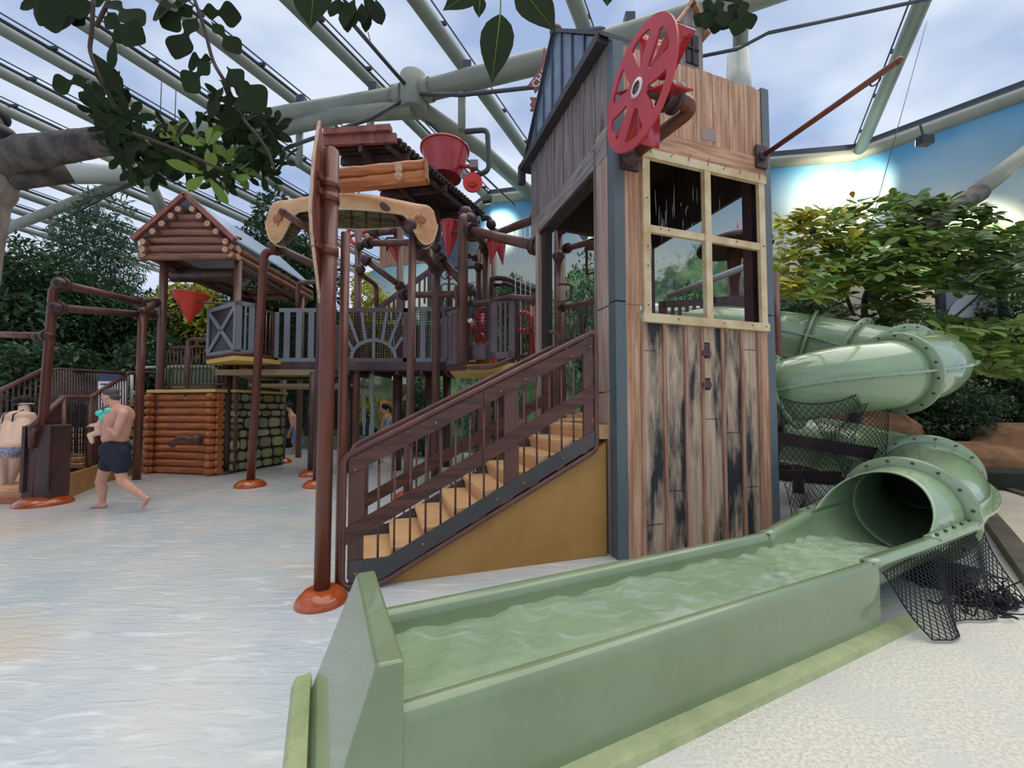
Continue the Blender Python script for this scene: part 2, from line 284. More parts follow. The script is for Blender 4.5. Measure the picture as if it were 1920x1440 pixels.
# ---------------------------------------------------------------- mesh building
class B:
    def __init__(s): s.v = []; s.f = []; s.sm = []
    def add(s, vs, fs, smooth=False):
        n = len(s.v); s.v += [tuple(v) for v in vs]; s.f += [tuple(i + n for i in f) for f in fs]; s.sm += [smooth] * len(fs); return s
    def box(s, c, size, X=(1, 0, 0), Y=(0, 1, 0), Z=(0, 0, 1), bev=0):
        c = Vector(c); X = Vector(X).normalized(); Y = Vector(Y).normalized(); Z = Vector(Z).normalized(); a, b, d = [q / 2 for q in size]
        if bev:
            pts = []; e = min(bev, a * .9, b * .9, d * .9)
            for sz, k in ((-1, 0), (-1, 1), (1, 1), (1, 0)):
                z = sz * (d if k == 0 else d - e); aa = a - e if k == 0 else a; bb = b - e if k == 0 else b
                for sx, sy in ((-1, -1), (1, -1), (1, 1), (-1, 1)): pts.append(c + X * sx * aa + Y * sy * bb + Z * z)
            fs = [(3, 2, 1, 0), (12, 13, 14, 15)]
            for k in range(3):
                for i in range(4):
                    j = (i + 1) % 4; fs.append((k * 4 + i, k * 4 + j, k * 4 + 4 + j, k * 4 + 4 + i))
            # order rings bottom to top
            return s.add(pts, fs)
        pts = [c + X * sx * a + Y * sy * b + Z * sz * d for sz in (-1, 1) for sx, sy in ((-1, -1), (1, -1), (1, 1), (-1, 1))]
        return s.add(pts, [(3, 2, 1, 0), (4, 5, 6, 7), (0, 1, 5, 4), (1, 2, 6, 5), (2, 3, 7, 6), (3, 0, 4, 7)])
    def bar(s, p0, p1, w, h, up=(0, 0, 1), bev=0):
        p0 = Vector(p0); p1 = Vector(p1); X = (p1 - p0); l = X.length
        if l < 1e-6: return s
        X /= l; up = Vector(up); Y = up.cross(X)
        if Y.length < 1e-4: Y = Vector((0, 1, 0)).cross(X)
        if Y.length < 1e-4: Y = Vector((1, 0, 0)).cross(X)
        Y.normalize(); Z = X.cross(Y)
        return s.box((p0 + p1) / 2, (l, w, h), X, Y, Z, bev)
    def tube(s, path, r, n=12, cap=True, closed=False):
        P = [Vector(p) for p in path]
        k = len(P); rs = r if isinstance(r, (list, tuple)) else [r] * k
        T = []
        for i in range(k):
            if closed: t = (P[(i + 1) % k] - P[i]).normalized() + (P[i] - P[i - 1]).normalized()
            elif i == 0: t = P[1] - P[0]
            elif i == k - 1: t = P[-1] - P[-2]
            else: t = (P[i + 1] - P[i]).normalized() + (P[i] - P[i - 1]).normalized()
            T.append(t.normalized() if t.length > 1e-6 else Vector((0, 0, 1)))
        a = Vector((0, 0, 1)) if abs(T[0].z) < .9 else Vector((1, 0, 0))
        N = (a - T[0] * a.dot(T[0])).normalized(); vs = []
        for i in range(k):
            N = (N - T[i] * N.dot(T[i])); N = N.normalized() if N.length > 1e-6 else T[i].orthogonal().normalized()
            Bn = T[i].cross(N)
            for j in range(n):
                q = 2 * math.pi * j / n; vs.append(P[i] + (N * math.cos(q) + Bn * math.sin(q)) * rs[i])
        fs = []
        for i in range(k if closed else k - 1):
            i2 = (i + 1) % k
            for j in range(n):
                j2 = (j + 1) % n; fs.append((i * n + j, i * n + j2, i2 * n + j2, i2 * n + j))
        s.add(vs, fs, True)
        if cap and not closed:
            b = len(s.v) - k * n
            s.f.append(tuple(b + j for j in range(n))[::-1]); s.f.append(tuple(b + (k - 1) * n + j for j in range(n))); s.sm += [False, False]
        return s
    def cyl(s, p0, p1, r, r1=None, n=16): return s.tube([p0, p1], [r, r if r1 is None else r1], n)
    def sphere(s, c, r, n=12, m=8, X=(1, 0, 0), Y=(0, 1, 0), Z=(0, 0, 1)):
        c = Vector(c); X = Vector(X); Y = Vector(Y); Z = Vector(Z); rr = r if isinstance(r, (tuple, list)) else (r, r, r); vs = [c + Z * rr[2]]
        for i in range(1, m):
            a = math.pi * i / m
            for j in range(n):
                b = 2 * math.pi * j / n; vs.append(c + X * (rr[0] * math.sin(a) * math.cos(b)) + Y * (rr[1] * math.sin(a) * math.sin(b)) + Z * (rr[2] * math.cos(a)))
        vs.append(c - Z * rr[2]); fs = []
        for j in range(n):
            j2 = (j + 1) % n; fs.append((0, 1 + j, 1 + j2)); e = 1 + (m - 2) * n; fs.append((e + j2, e + j, len(vs) - 1))
            for i in range(m - 2): fs.append((1 + i * n + j, 1 + (i + 1) * n + j, 1 + (i + 1) * n + j2, 1 + i * n + j2))
        return s.add(vs, fs, True)
    def lathe(s, c, prof, n=24, axis=(0, 0, 1), cap=True):
        c = Vector(c); Z = Vector(axis).normalized(); X = Z.orthogonal().normalized(); Y = Z.cross(X); vs = []
        for r, z in prof:
            for j in range(n):
                a = 2 * math.pi * j / n; vs.append(c + X * (r * math.cos(a)) + Y * (r * math.sin(a)) + Z * z)
        fs = []; k = len(prof)
        for i in range(k - 1):
            for j in range(n):
                j2 = (j + 1) % n; fs.append((i * n + j, i * n + j2, (i + 1) * n + j2, (i + 1) * n + j))
        s.add(vs, fs, True)
        if cap:
            b = len(s.v) - k * n; s.f.append(tuple(b + j for j in range(n))[::-1]); s.f.append(tuple(b + (k - 1) * n + j for j in range(n))); s.sm += [False, False]
        return s
    def prism(s, pts, d):
        pts = [Vector(p) for p in pts]; d = Vector(d); n = len(pts)
        s.add(pts + [p + d for p in pts], [tuple(range(n))[::-1], tuple(range(n, 2 * n))] + [(i, (i + 1) % n, n + (i + 1) % n, n + i) for i in range(n)]); return s
    def quad(s, a, b, c, d): return s.add([a, b, c, d], [(0, 1, 2, 3)])
    def caps(s, p0, p1, r0, r1, n=12):
        p0 = Vector(p0); p1 = Vector(p1); s.tube([p0, p1], [r0, r1], n); s.sphere(p0, r0, n, 8); s.sphere(p1, r1, n, 8); return s
LOC = {}
def tag(o, label=None, cat=None, group=None, kind=None):
    if label: o['label'] = label
    if cat: o['category'] = cat
    if group: o['group'] = group
    if kind: o['kind'] = kind
    return o
def thing(name, label, cat, loc, group=None):
    o = bpy.data.objects.new(name, None); COL.objects.link(o); o.location = loc; o.empty_display_size = .1
    LOC[o] = Vector(loc); return tag(o, label, cat, group)
def obj(name, b, m, parent=None, label=None, cat=None, group=None, kind=None, loc=None, mods=None):
    base = LOC[parent] if parent is not None else (Vector(loc) if loc is not None else None)
    if base is None:
        vs = np.array(b.v); base = Vector((float((vs[:, 0].min() + vs[:, 0].max()) / 2), float((vs[:, 1].min() + vs[:, 1].max()) / 2), float(vs[:, 2].min())))
    me = bpy.data.meshes.new(name)
    me.from_pydata([(x - base.x, y - base.y, z - base.z) for x, y, z in b.v], [], b.f)
    me.polygons.foreach_set('use_smooth', b.sm); me.update()
    bm = bmesh.new(); bm.from_mesh(me); bmesh.ops.recalc_face_normals(bm, faces=bm.faces) if len(b.f) < 30000 and name not in ('foliage',) else None
    bm.to_mesh(me); bm.free()
    me.materials.append(M[m] if isinstance(m, str) else m)
    o = bpy.data.objects.new(name, me); COL.objects.link(o)
    if parent is not None: o.parent = parent; LOC[o] = base
    else: o.location = base; LOC[o] = base
    return tag(o, label, cat, group, kind)
def copy_tree(o, parent=None, **kw):
    c = o.copy(); COL.objects.link(c)
    if parent is not None: c.parent = parent
    for ch in [x for x in scene.objects if x.parent == o]: copy_tree(ch, c)
    return c
def struct(name, b, m, label=None, loc=None, parent=None):
    return obj(name, b, m, parent, label, None, None, 'structure' if parent is None else None, loc)
def arc(p0, p1, p2, r, n=6):
    """corner p1 rounded with radius r"""
    p0, p1, p2 = Vector(p0), Vector(p1), Vector(p2); a = (p0 - p1).normalized(); b = (p2 - p1).normalized()
    A = p1 + a * r; C = p1 + b * r
    return [A * (1 - t) ** 2 + p1 * 2 * t * (1 - t) + C * t * t for t in [i / n for i in range(n + 1)]]
def rounded(path, r, closed=False):
    P = [Vector(p) for p in path]; n = len(P); out = []
    for i in range(n):
        if not closed and i in (0, n - 1): out.append(P[i]); continue
        out += arc(P[i - 1], P[i], P[(i + 1) % n], r)
    return out

def netting(name, fn, nu, nv, r, parent, label=None, sub=3, m='net', kind=None, cat=None, group=None, diamond=False):
    """fn(a,b) with a,b in 0..1 gives the surface of the cloth of cords"""
    b = B()
    if diamond:
        for i in range(-nv, nu + 1):
            for sgn in (1, -1):
                pts = []
                for j in range(nv * 2 + 1):
                    a = (i + j / 2) / nu if sgn > 0 else (i + nv - j / 2) / nu
                    if -1e-6 <= a <= 1 + 1e-6: pts.append(fn(a, j / (nv * 2)))
                if len(pts) > 1: b.tube(pts, r, 3, False)
        b.tube([fn(0, k / 8) for k in range(9)], r * 1.3, 4, False); b.tube([fn(1, k / 8) for k in range(9)], r * 1.3, 4, False)
        b.tube([fn(k / 12, 0) for k in range(13)], r * 1.6, 4, False); b.tube([fn(k / 12, 1) for k in range(13)], r * 1.3, 4, False)
    else:
        for i in range(nu + 1): b.tube([fn(i / nu, k / sub) for k in range(sub + 1)], r, 3, False)
        for j in range(nv + 1): b.tube([fn(k / (sub * 2), j / nv) for k in range(sub * 2 + 1)], r, 3, False)
    return obj(name, b, m, parent, label, cat, group, kind)

# ================================================================ SETTING
b = B(); b.quad((-60, -12, 0), (40, -12, 0), (40, 60, 0), (-60, 60, 0))
struct('floor', b, 'floor', 'pale wet pool floor running under the play tower', loc=(0, 0, 0))
# roof: a sloping sheet of clear film on parallel tubes
DQ = Vector((.491, .871, 0)); CQ = Vector((.871, -.491, 0)); KS, Z0 = .08, 11.5
def rp(q, s, drop=0): 
    p = CQ * q + DQ * s; return Vector((p.x, p.y, Z0 - KS * s - drop))
def rpx(px, py, drop=0):
    r = ray(px, py); t = (Z0 - drop - EYE) / (r.z + KS * (DQ.x * r.x + DQ.y * r.y)); return Vector((r.x * t, r.y * t, EYE + r.z * t))
edge = [(-34, 19), (-20, 17), (-12, 15.2), (-8.87, 13.9), (-7, 14.4), (1.24, 16.4), (3.65, 17.2), (7.2, 16.2), (11, 14.6)]
def s_end(q):
    for (a, sa), (c, sc) in zip(edge, edge[1:]):
        if a <= q <= c: return sa + (sc - sa) * (q - a) / (c - a)
    return 15
b = B()
for (a, sa), (c, sc) in zip(edge, edge[1:]): b.quad(rp(a, -14, -.3), rp(c, -14, -.3), rp(c, sc, -.3), rp(a, sa, -.3))
struct('ceiling', b, 'film', 'clear film roof letting in the cloudy daylight', loc=(0, 0, 10))
tn = 0
def trim(b, m, label, parent=None):
    global tn; tn += 1
    return struct('trim_%d' % tn, b, m, label)
for i, q in enumerate((-33, -30.4, -27.9, -25.4, -23.0, -20.75, -18.55, -16.45, -14.3, -11.65, -9.0, -6.3, -3.05, .28, 3.8)):
    e = s_end(q); b = B(); r = .17 if q > -8 else .15
    b.tube([rp(q, -13), rp(q, e)], r, 12)
    o = trim(b, 'steel', 'sloping grey green roof tube')
    c = B(); c.bar(rp(q, -13, -.24), rp(q, e, -.24), .10, .05); c.bar(rp(q + .12, -13, -.34), rp(q + .12, e, -.34), .03, .03); c.bar(rp(q - .12, -13, -.34), rp(q - .12, e, -.34), .03, .03)
    k = -12
    while k < e: c.box(rp(q, k, -.28), (.3, .06, .08)); k += 1.5
    obj('film_clamp', c, 'clamp', o)
# edge tube along the wall head
pts = [rp(q, s, .05) for q, s in edge]; b = B(); b.tube(pts[2:], .2, 12); o = trim(b, 'steel', 'roof edge tube along the head of the mural wall')
c = B()
for p, q_ in zip(pts[2:], pts[3:]): c.bar(p + V3(0, 0, .32), q_ + V3(0, 0, .32), .14, .12)
obj('film_clamp', c, 'clamp', o)
# trusses
T1 = [rpx(*p, .75) for p in ((270, 268), (395, 240), (560, 210), (775, 176), (1030, 112), (1330, 22), (1560, -60))]
b = B(); b.tube(T1[:4], .23, 16); trim(b, 'steel', 'main truss tube left of the round steel node')
b = B(); b.tube(T1[3:], .26, 16); trim(b, 'steel', 'main truss tube passing behind the mine tower roof')
node = T1[3]
b = B(); b.lathe(node - V3(0, 0, .62), [(.33, .12), (.36, .16), (.36, 1.08), (.33, 1.12)], 24)
for d in (T1[2] - node, T1[4] - node):
    d.normalize(); b.cyl(node + d * .3, node + d * .55, .29)
    for k in range(8):
        a = k * math.pi / 4; X = d.orthogonal().normalized(); Y = d.cross(X); b.sphere(node + d * .56 + (X * math.cos(a) + Y * math.sin(a)) * .25, .04, 6, 4)
trim(b, 'steel', 'bolted round steel node where the roof tubes meet')
nl = rpx(272, 328, .9)
T2 = [nl, rpx(400, 285, .9), rpx(520, 243, .95), rpx(640, 215, 1.0), node - V3(0, 0, .45)]
b = B(); b.tube(T2, .22, 14); trim(b, 'steel', 'lower truss tube dipping below the main truss')
b = B(); b.sphere(nl, .4); trim(b, 'steel', 'small round node above the log hut')
b = B(); b.tube([nl, rpx(150, 375, 1.1), rpx(45, 416, 1.2), rpx(-60, 462, 1.3)], .2, 14); trim(b, 'steel', 'truss tube running down to the left behind the trees')
b = B(); b.tube([nl, rpx(130, 325, .9), rpx(-60, 335, .9)], [.3, .36, .36], 14); trim(b, 'steelw', 'pale truss tube half wrapped in fake bark at the left')
b = B(); b.tube([nl, nl + (at(318, 425, 15.5) - nl)], .22, 12); trim(b, 'steel', 'short leaning strut above the log hut roof')
b = B(); b.tube([node - V3(0, 0, .3), at(905, 282, 13.4), rp(-7, 14.2, .25)], .24, 14); trim(b, 'steel', 'truss tube falling from the round node to the mural wall')
b = B(); b.tube([at(1990, 235, 10.2), at(1830, 362, 9.6)], .2, 14); trim(b, 'steel', 'sloping grey prop tube behind the fig tree')
# struts and black saddles between truss and roof tubes
for k, (px, py) in enumerate(((876, 152), (400 + 0, 238), (1180, 68), (700, 190), (565, 212))):
    p = rpx(px, py, .75); b = B(); b.box(p + V3(0, 0, .32), (.22, .22, .34)); trim(b, 'clamp', 'black saddle block on the truss tube')
for px, py, l in ((866, 170, 1.1), (695, 205, 1.0), (562, 240, 1.2), (455, 275, 1.2), (150, 378, 1.0), (98, 398, 1.1), (182, 360, 1.0), (1383, 100, 1.6)):
    p = rpx(px, py, .95); b = B(); b.cyl(p, p - V3(0, 0, l), .1 if px != 1383 else .22, .1 if px != 1383 else .3); trim(b, 'steel' if px != 1383 else 'steelw', 'short hanging strut holding a tie rod under the truss')
def rod(pts, r, label):
    b = B(); b.tube(pts, r, 6); return trim(b, 'cable', label)
rod([rpx(640, 20, .8), node], .05, 'black tie rod coming down to the round steel node')
rod([node, rpx(866, 178, 2.0), rpx(1035, 160, 1.4)], .05, 'black tie rod behind the tower sign')
rod([node, rpx(697, 222, 2.0), rpx(562, 268, 2.2), rpx(455, 312, 2.2), rpx(300, 328, 1.2)], .05, 'black tie rod strung under the left truss')
rod([at(1303, 108, 8.2), at(1383, 92, 8.0), at(1440, 62, 7.9), at(1760, -6, 7.6)], .035, 'black tie rod crossing the sky right of the tower')
rod([node - V3(0, 0, .4), at(965, 385, 15.2)], .035, 'thin tie rod falling beside the red bucket')
rod([nl, rpx(150, 395, 2.0), rpx(90, 425, 2.2)], .04, 'black tie rod above the left forest')
rod([at(1738, 40, 9), at(1628, 440, 8.2)], .008, 'hanging thin wire in front of the mural')
for px in (303, 330): rod([rpx(px, 150 + (px - 303) * .6), rpx(px, 150 + (px - 303) * .6) - V3(0, 0, 1.3)], .012, 'thin hanging wire below the left roof tubes')
rod([rpx(690, 60), rpx(697, 88)], .012, 'thin hanging wire by the leaf branch')
# walls
we = [rp(q, s, .1) for q, s in edge[1:]]
b = B()
for p, q_ in zip(we[:6], we[1:7]):
    b.quad((p.x, p.y, 0), (q_.x, q_.y, 0), (q_.x, q_.y, q_.z), (p.x, p.y, p.z))
struct('wall_back', b, 'mural', 'wall painted with a blue sky and trees', loc=(0, 14, 0))
b = B(); p, q_ = we[5], we[6]; nn_ = we[7]
b.quad((q_.x, q_.y, 0), (nn_.x, nn_.y, 0), tuple(nn_), tuple(q_))
struct('wall_right', b, 'mural', 'right end of the painted sky wall', loc=(14, 10, 0))
b = B(); b.quad((-34, 26, 0), (-8, 22, 0), (-8, 22, 7), (-34, 26, 7))
struct('wall_left', b, 'soil', 'dark planted bank behind the forest', loc=(-20, 24, 0))
# cream building and dark-framed screen at the right
b = B(); b.box((12.6, 11.8, 2.6), (5.2, 1.2, 5.2), (.94, -.34, 0), (.34, .94, 0)); b.box((10.2, 11.6, 1.9), (3.4, 1.6, 3.2), (.94, -.34, 0), (.34, .94, 0))
o = obj('garden_building', b, 'cream'); tag(o, 'cream rendered building behind the fig tree at the right', 'building')
t = thing('glazed_opening', 'dark framed grey glass opening with a pale arch behind the fig tree', 'window', (11.0, 9.9, 2.2))
X = Vector((.94, -.34, 0)); a0 = at(1765, 600, 10.2); a1 = at(1880, 600, 9.75); X = (a1 - a0).normalized(); hgt = at(1765, 495, 10.2).z - a0.z
b = B(); b.bar(a0, a0 + V3(0, 0, hgt), .1, .18, (1, 0, 0)); b.bar(a0 + V3(0, 0, hgt), a1 + V3(0, 0, hgt), .18, .1); b.bar(a1, a1 + V3(0, 0, hgt), .1, .18, (1, 0, 0)); b.bar(a0, a1, .18, .08); obj('frame', b, 'dkframe', t)
b = B(); b.box((a0 + a1) / 2 + V3(0, .05, hgt / 2), ((a1 - a0).length, .03, hgt), X, X.cross(V3(0, 0, -1))); obj('pane', b, 'screen', t)
b = B(); c0 = a0.lerp(a1, .62) + V3(0, -.02, 0); rr = .62
b.prism([c0 + X * (rr * math.cos(k * math.pi / 20)) * (.95) + V3(0, 0, rr * 1.1 * math.sin(k * math.pi / 20)) for k in range(21)], (0, .02, 0)); obj('pale_arch', b, mat('pale_grey_arch', srgb(160, 166, 168), .4), t, 'pale grey arch shape inside the frame')
# rocks, beds
def rock(label, c, size, seed, m='rock', cat='rock', name='rock', group=None, n=18):
    r_ = random.Random(seed); b = B(); c = Vector(c); b.sphere((0, 0, 0), 1, n, n // 2)
    ph = [(r_.uniform(1, 3), r_.uniform(0, 6), r_.uniform(.05, .16)) for _ in range(9)]
    vs = []
    for x, y, z in b.v:
        k = 1 + sum(a * math.sin(f * (x * (1 + i % 3) + y * (i % 2 + .5) + z * ((i + 1) % 3)) + p) for i, (f, p, a) in enumerate(ph))
        vs.append((c.x + x * k * size[0], c.y + y * k * size[1], max(c.z - .02, c.z + (z * k) * size[2] + size[2] * .45)))
    b.v = vs; o = obj(name, b, m); return tag(o, label, cat, group)
rock('big brown boulder at the right edge below the leaves', (10.6, 8.6, 0), (1.5, .9, .75), 3)
rock('brown boulder behind the slide tubes', (8.0, 9.0, 0), (1.2, .8, 1.0), 5)
rock('orange sandstone block behind the girl under the bridge', (-4.0, 13.6, 0), (.75, .5, 1.35), 9, 'rocko')
rock('grey brown rock ledge beneath the far deck', (1.0, 9.8, 0), (1.2, .6, 1.0), 12)
b = B(); b.prism([(-34, 9, .04), (-10.2, 8.2, .04), (-9.6, 12, .04), (-8, 16.8, .04), (-8, 26, .04), (-34, 25.5, .04)], (0, 0, .3)); tag(obj('planting_bed', b, 'soil'), 'dark planting bed under the left forest', 'planting bed')
b = B(); b.prism([(6.3, 7.6, .02), (20, 4.9, .02), (20, 12, .02), (8, 17, .02), (3, 16, .02), (4.2, 9.2, .02)], (0, 0, .3)); tag(obj('planting_bed', b, 'soil'), 'dark planting bed under the fig tree', 'planting bed')
# timber kerb and the paler path beyond it
b = B(); p0 = gp(1836, 952); p1 = gp(1876, 1005); p2 = gp(1960, 1120)
for a, c in ((p0, p1), (p1, p2)): b.bar(a + V3(0, 0, .05), c + V3(0, 0, .05), .16, .1)
tag(obj('timber_kerb', b, 'kerb'), 'weathered timber kerb on the floor at the right edge', 'kerb')
b = B(); p0 = gp(1845, 906); p1 = gp(1965, 945); b.bar(p0 + V3(0, 0, .03), p1 + V3(0, 0, .03), .12, .06); tag(obj('timber_kerb', b, 'kerb'), 'thin dark kerb strip in front of the big boulder', 'kerb')
b = B(); b.prism([gp(1850, 962) + V3(0, 0, .004), gp(1990, 1120) + V3(0, 0, .004), gp(2100, 1010) + V3(0, 0, .004), gp(1990, 935) + V3(0, 0, .004), gp(1850, 912) + V3(0, 0, .004)], (0, 0, .012)); tag(obj('path', b, mat('beige_path', srgb(206, 190, 166), .6, srgb(186, 180, 170), (2, 2, 2))), 'beige path beyond the timber kerb at the right', 'path')
b = B(); b.bar(at(560, 835, 15) , at(900, 835, 13.5), .2, .7); tag(obj('low_wall', b, 'greenwall'), 'low green wall far behind under the bridge', 'wall')

# floodlights on the wall head, really lighting the mural; one is added out of view at the right
def flood(px, py, Y, tx, ty, tY, en, label, size=.16, ang=75):
    p = at(px, py, Y); tgt = at(tx, ty, tY); t = thing('floodlight', label, 'light', p, 'floodlights washing the mural'); d = (tgt - p).normalized(); X = d.cross(V3(0, 0, 1)).normalized(); U_ = X.cross(d)
    b = B(); b.box(p - d * .1, (size * 2, .2, size * 1.4), X, d, U_); b.bar(p - d * .1, p - d * .1 + V3(0, .1, .5), .04, .04); obj('housing', b, 'dkframe', t)
    b = B(); b.box(p + d * .015, (size * 1.7, .02, size * 1.1), X, d, U_); obj('lens', b, 'lamp', t, 'glowing lens')
    l = bpy.data.lights.new('floodlight_beam', 'SPOT'); l.energy = en; l.spot_size = R(ang); l.spot_blend = .9; l.color = (1, .88, .62); l.shadow_soft_size = .15
    lo = bpy.data.objects.new('floodlight_beam', l); COL.objects.link(lo); lo.location = d * .06; lo.rotation_mode = 'QUATERNION'; lo.rotation_quaternion = d.to_track_quat('-Z', 'Y'); lo.parent = t
flood(1727, 268, 10.6, 1590, 350, 12.9, 1500, 'floodlight on the right mural wall glowing above the fig tree')
flood(1990, 300, 9.0, 1830, 430, 10.9, 700, 'added unseen floodlight brightening the right wall end past the fig tree', .09)  # fill lamp added out of view to brighten the wall behind the fig
flood(915, 378, 15.0, 935, 425, 16.3, 700, 'small floodlight right of the canopy lighting the mural')
flood(1085, 350, 14.2, 1112, 395, 15.2, 700, 'floodlight seen through the tower doorway', .12)
flood(740, 400, 15.6, 735, 435, 16.8, 700, 'floodlight behind the canoe lighting the mural', .12)

# ================================================================ MINE TOWER
A_ = math.atan2(2290, 745); TU = Vector((math.sin(A_), math.cos(A_), 0)); TV = Vector((-TU.y, TU.x, 0)); TC = Vector((1.03, 3.90, 0)); ZU = Vector((0, 0, 1))
def T(u, v, z): return TC + TU * u + TV * v + ZU * z
tower = thing('mine_tower', 'tall timber mine tower with square window and peaked metal roof', 'tower', TC)
def tb(b, u0, u1, v0, v1, z0, z1): return b.box(T((u0 + u1) / 2, (v0 + v1) / 2, (z0 + z1) / 2), (u1 - u0, v1 - v0, z1 - z0), TU, TV, ZU)
TW = 2.08; TD = 2.1; ZT = 5.2
# corner strips
for (u0, u1, v0, v1, lab) in ((-.012, .11, -.012, .11, 'front left'), (TW - .10, TW + .012, -.012, .1, 'front right')):
    b = B(); 
    for z0, z1 in ((0, 2.52), (2.535, ZT + .02)): tb(b, u0, u1, v0, v1, z0, z1)
    for z in (.3, .8, 1.3, 1.9, 2.3, 2.8, 3.4, 4.0, 4.6):
        b.sphere(T(u0 + .02 if u0 < 1 else u1 - .03, v0, z), .008, 6, 4); b.sphere(T(u0 + .1 if u0 < 1 else u0 + .02, v0, z), .008, 6, 4)
    obj('corner_strip', b, 'strip', tower, 'slate metal strip over the %s corner' % lab)
b = B(); tb(b, -.01, .06, TD - .08, TD, 0, ZT); obj('corner_strip', b, 'strip', tower)
# lower front boards with battens and two cut-outs
edges_ = [.29, .56, .83, 1.075, 1.32, 1.59, 1.84]
b = B()
holes = [(1.03, 1.16, 2.0, 2.17), (1.03, 1.16, 1.66, 1.79)]
for i, (u0, u1) in enumerate(zip(edges_, edges_[1:])):
    if u0 <= 1.03 and u1 >= 1.03 and False: pass
    segs = [(u0, u1)]
    cuts = [(max(u0, h0), min(u1, h1), z0, z1) for h0, h1, z0, z1 in holes if min(u1, h1) > max(u0, h0)]
    if not cuts: tb(b, u0 + .004, u1 - .004, -.001, .05, 0, 2.36); continue
    h0, h1 = cuts[0][0], cuts[0][1]
    if h0 > u0 + .01: tb(b, u0 + .004, h0, -.001, .05, 0, 2.36)
    if h1 < u1 - .01: tb(b, h1, u1 - .004, -.001, .05, 0, 2.36)
    zs = [0, 1.66, 1.79, 2.0, 2.17, 2.36]
    for z0, z1 in ((0, 1.66), (1.79, 2.0), (2.17, 2.36)): tb(b, max(h0, u0 + .004), min(h1, u1 - .004), -.001, .05, z0, z1)
obj('lower_front_boards', b, 'wlower', tower, 'pale boards streaked with black stains')
b = B()
for u in edges_[:]: 
    if u == 1.075: tb(b, u - .05, u - .012, -.022, 0, 0, 2.36)
    else: tb(b, u - .02, u + .02, -.022, 0, 0, 2.36)
obj('battens', b, 'batten', tower)
b = B(); tb(b, .11, .275, -.012, .05, 0, 2.5); obj('jamb_board', b, 'worange', tower)
b = B(); tb(b, 1.86, 1.98, -.012, .05, 0, 2.36); obj('jamb_board', b, 'worange', tower)
b = B(); tb(b, .11, .30, -.012, .05, 2.505, 4.1); obj('jamb_board', b, 'worange', tower)
b = B(); tb(b, 1.93, 1.98, -.012, .05, 2.365, 4.1); obj('jamb_board', b, 'worange', tower)
b = B()
for h0, h1, z0, z1 in holes:
    tb(b, h0 - .02, h1 + .02, .10, .13, z0 - .04, z1 + .04); tb(b, h0 + .02, h0 + .09, -.02, .04, z0 + .03, z1 - .02); tb(b, h0 - .0, h1 - .02, -.035, .0, z0 + .02, z0 + .075)
obj('viewing_slots', b, 'dkbrown', tower, 'two small brown lined slots cut in the boards')
b = B()
for u, z in ((.36, 2.05), (.7, .62), (1.15, 1.35), (1.45, 1.2), (1.7, 2.12), (1.7, .6), (.42, .3)): tb(b, u - .1, u + .1, -.004, 0, z - .003, z + .003)
obj('board_joints', b, 'wdark', tower)
# upper front
b = B(); ue = [.11, .33, .56, .8, 1.04, 1.27, 1.5, 1.73, 1.9, 1.98]
for u0, u1 in zip(ue, ue[1:]): tb(b, u0 + .004, u1 - .004, 0, .05, 4.36, ZT + rnd.uniform(-.01, .02))
obj('upper_front_boards', b, 'worange', tower, 'orange cedar boards above the window')
b = B(); tb(b, .11, 1.98, -.015, .05, 4.1, 4.36); obj('window_lintel', b, 'worangeh', tower)
b = B(); tb(b, 1.1, 1.3, -.004, .0, 4.42, 4.56); obj('grey_patch', b, mat('grey_paint_patch', srgb(150, 130, 118), .6), tower, 'square grey patch on the boards')
# window frame
wf = obj('window_frame', (lambda b: (tb(b, .30, .385, -.05, -.012, 2.36, 4.1), tb(b, 1.86, 1.945, -.05, -.012, 2.36, 4.1), tb(b, .28, 1.96, -.062, -.012, 4.03, 4.12), tb(b, .28, 1.96, -.062, -.012, 2.33, 2.42), b)[-1])(B()), 'wframe', tower, 'pale yellow timber window frame')
b = B(); tb(b, 1.08, 1.16, -.058, -.0, 2.4, 4.06); tb(b, .36, 1.9, -.045, -.005, 3.26, 3.335)
obj('glazing_bar', b, 'wframe', wf)
b = B()
for k in range(7):
    u = .4 + k * .24 + rnd.uniform(-.03, .03); a = rnd.uniform(-.6, .6); b.cyl(T(u, -.06, 4.08), T(u + a * .05, -.085, 4.10 + rnd.uniform(0, .05)), .004, .003, 5)
for u, z in ((.34, 2.9), (.34, 3.1), (.34, 3.6), (.34, 2.5), (.5, 3.3), (.6, 3.3), (1.5, 3.3), (1.9, 3.3), (.7, 2.38), (1.3, 2.38), (1.7, 2.38), (1.9, 2.38)): b.sphere(T(u, -.064, z), .008, 6, 4)
obj('nail', b, 'dkframe', wf, 'bent rusty nails in the frame')
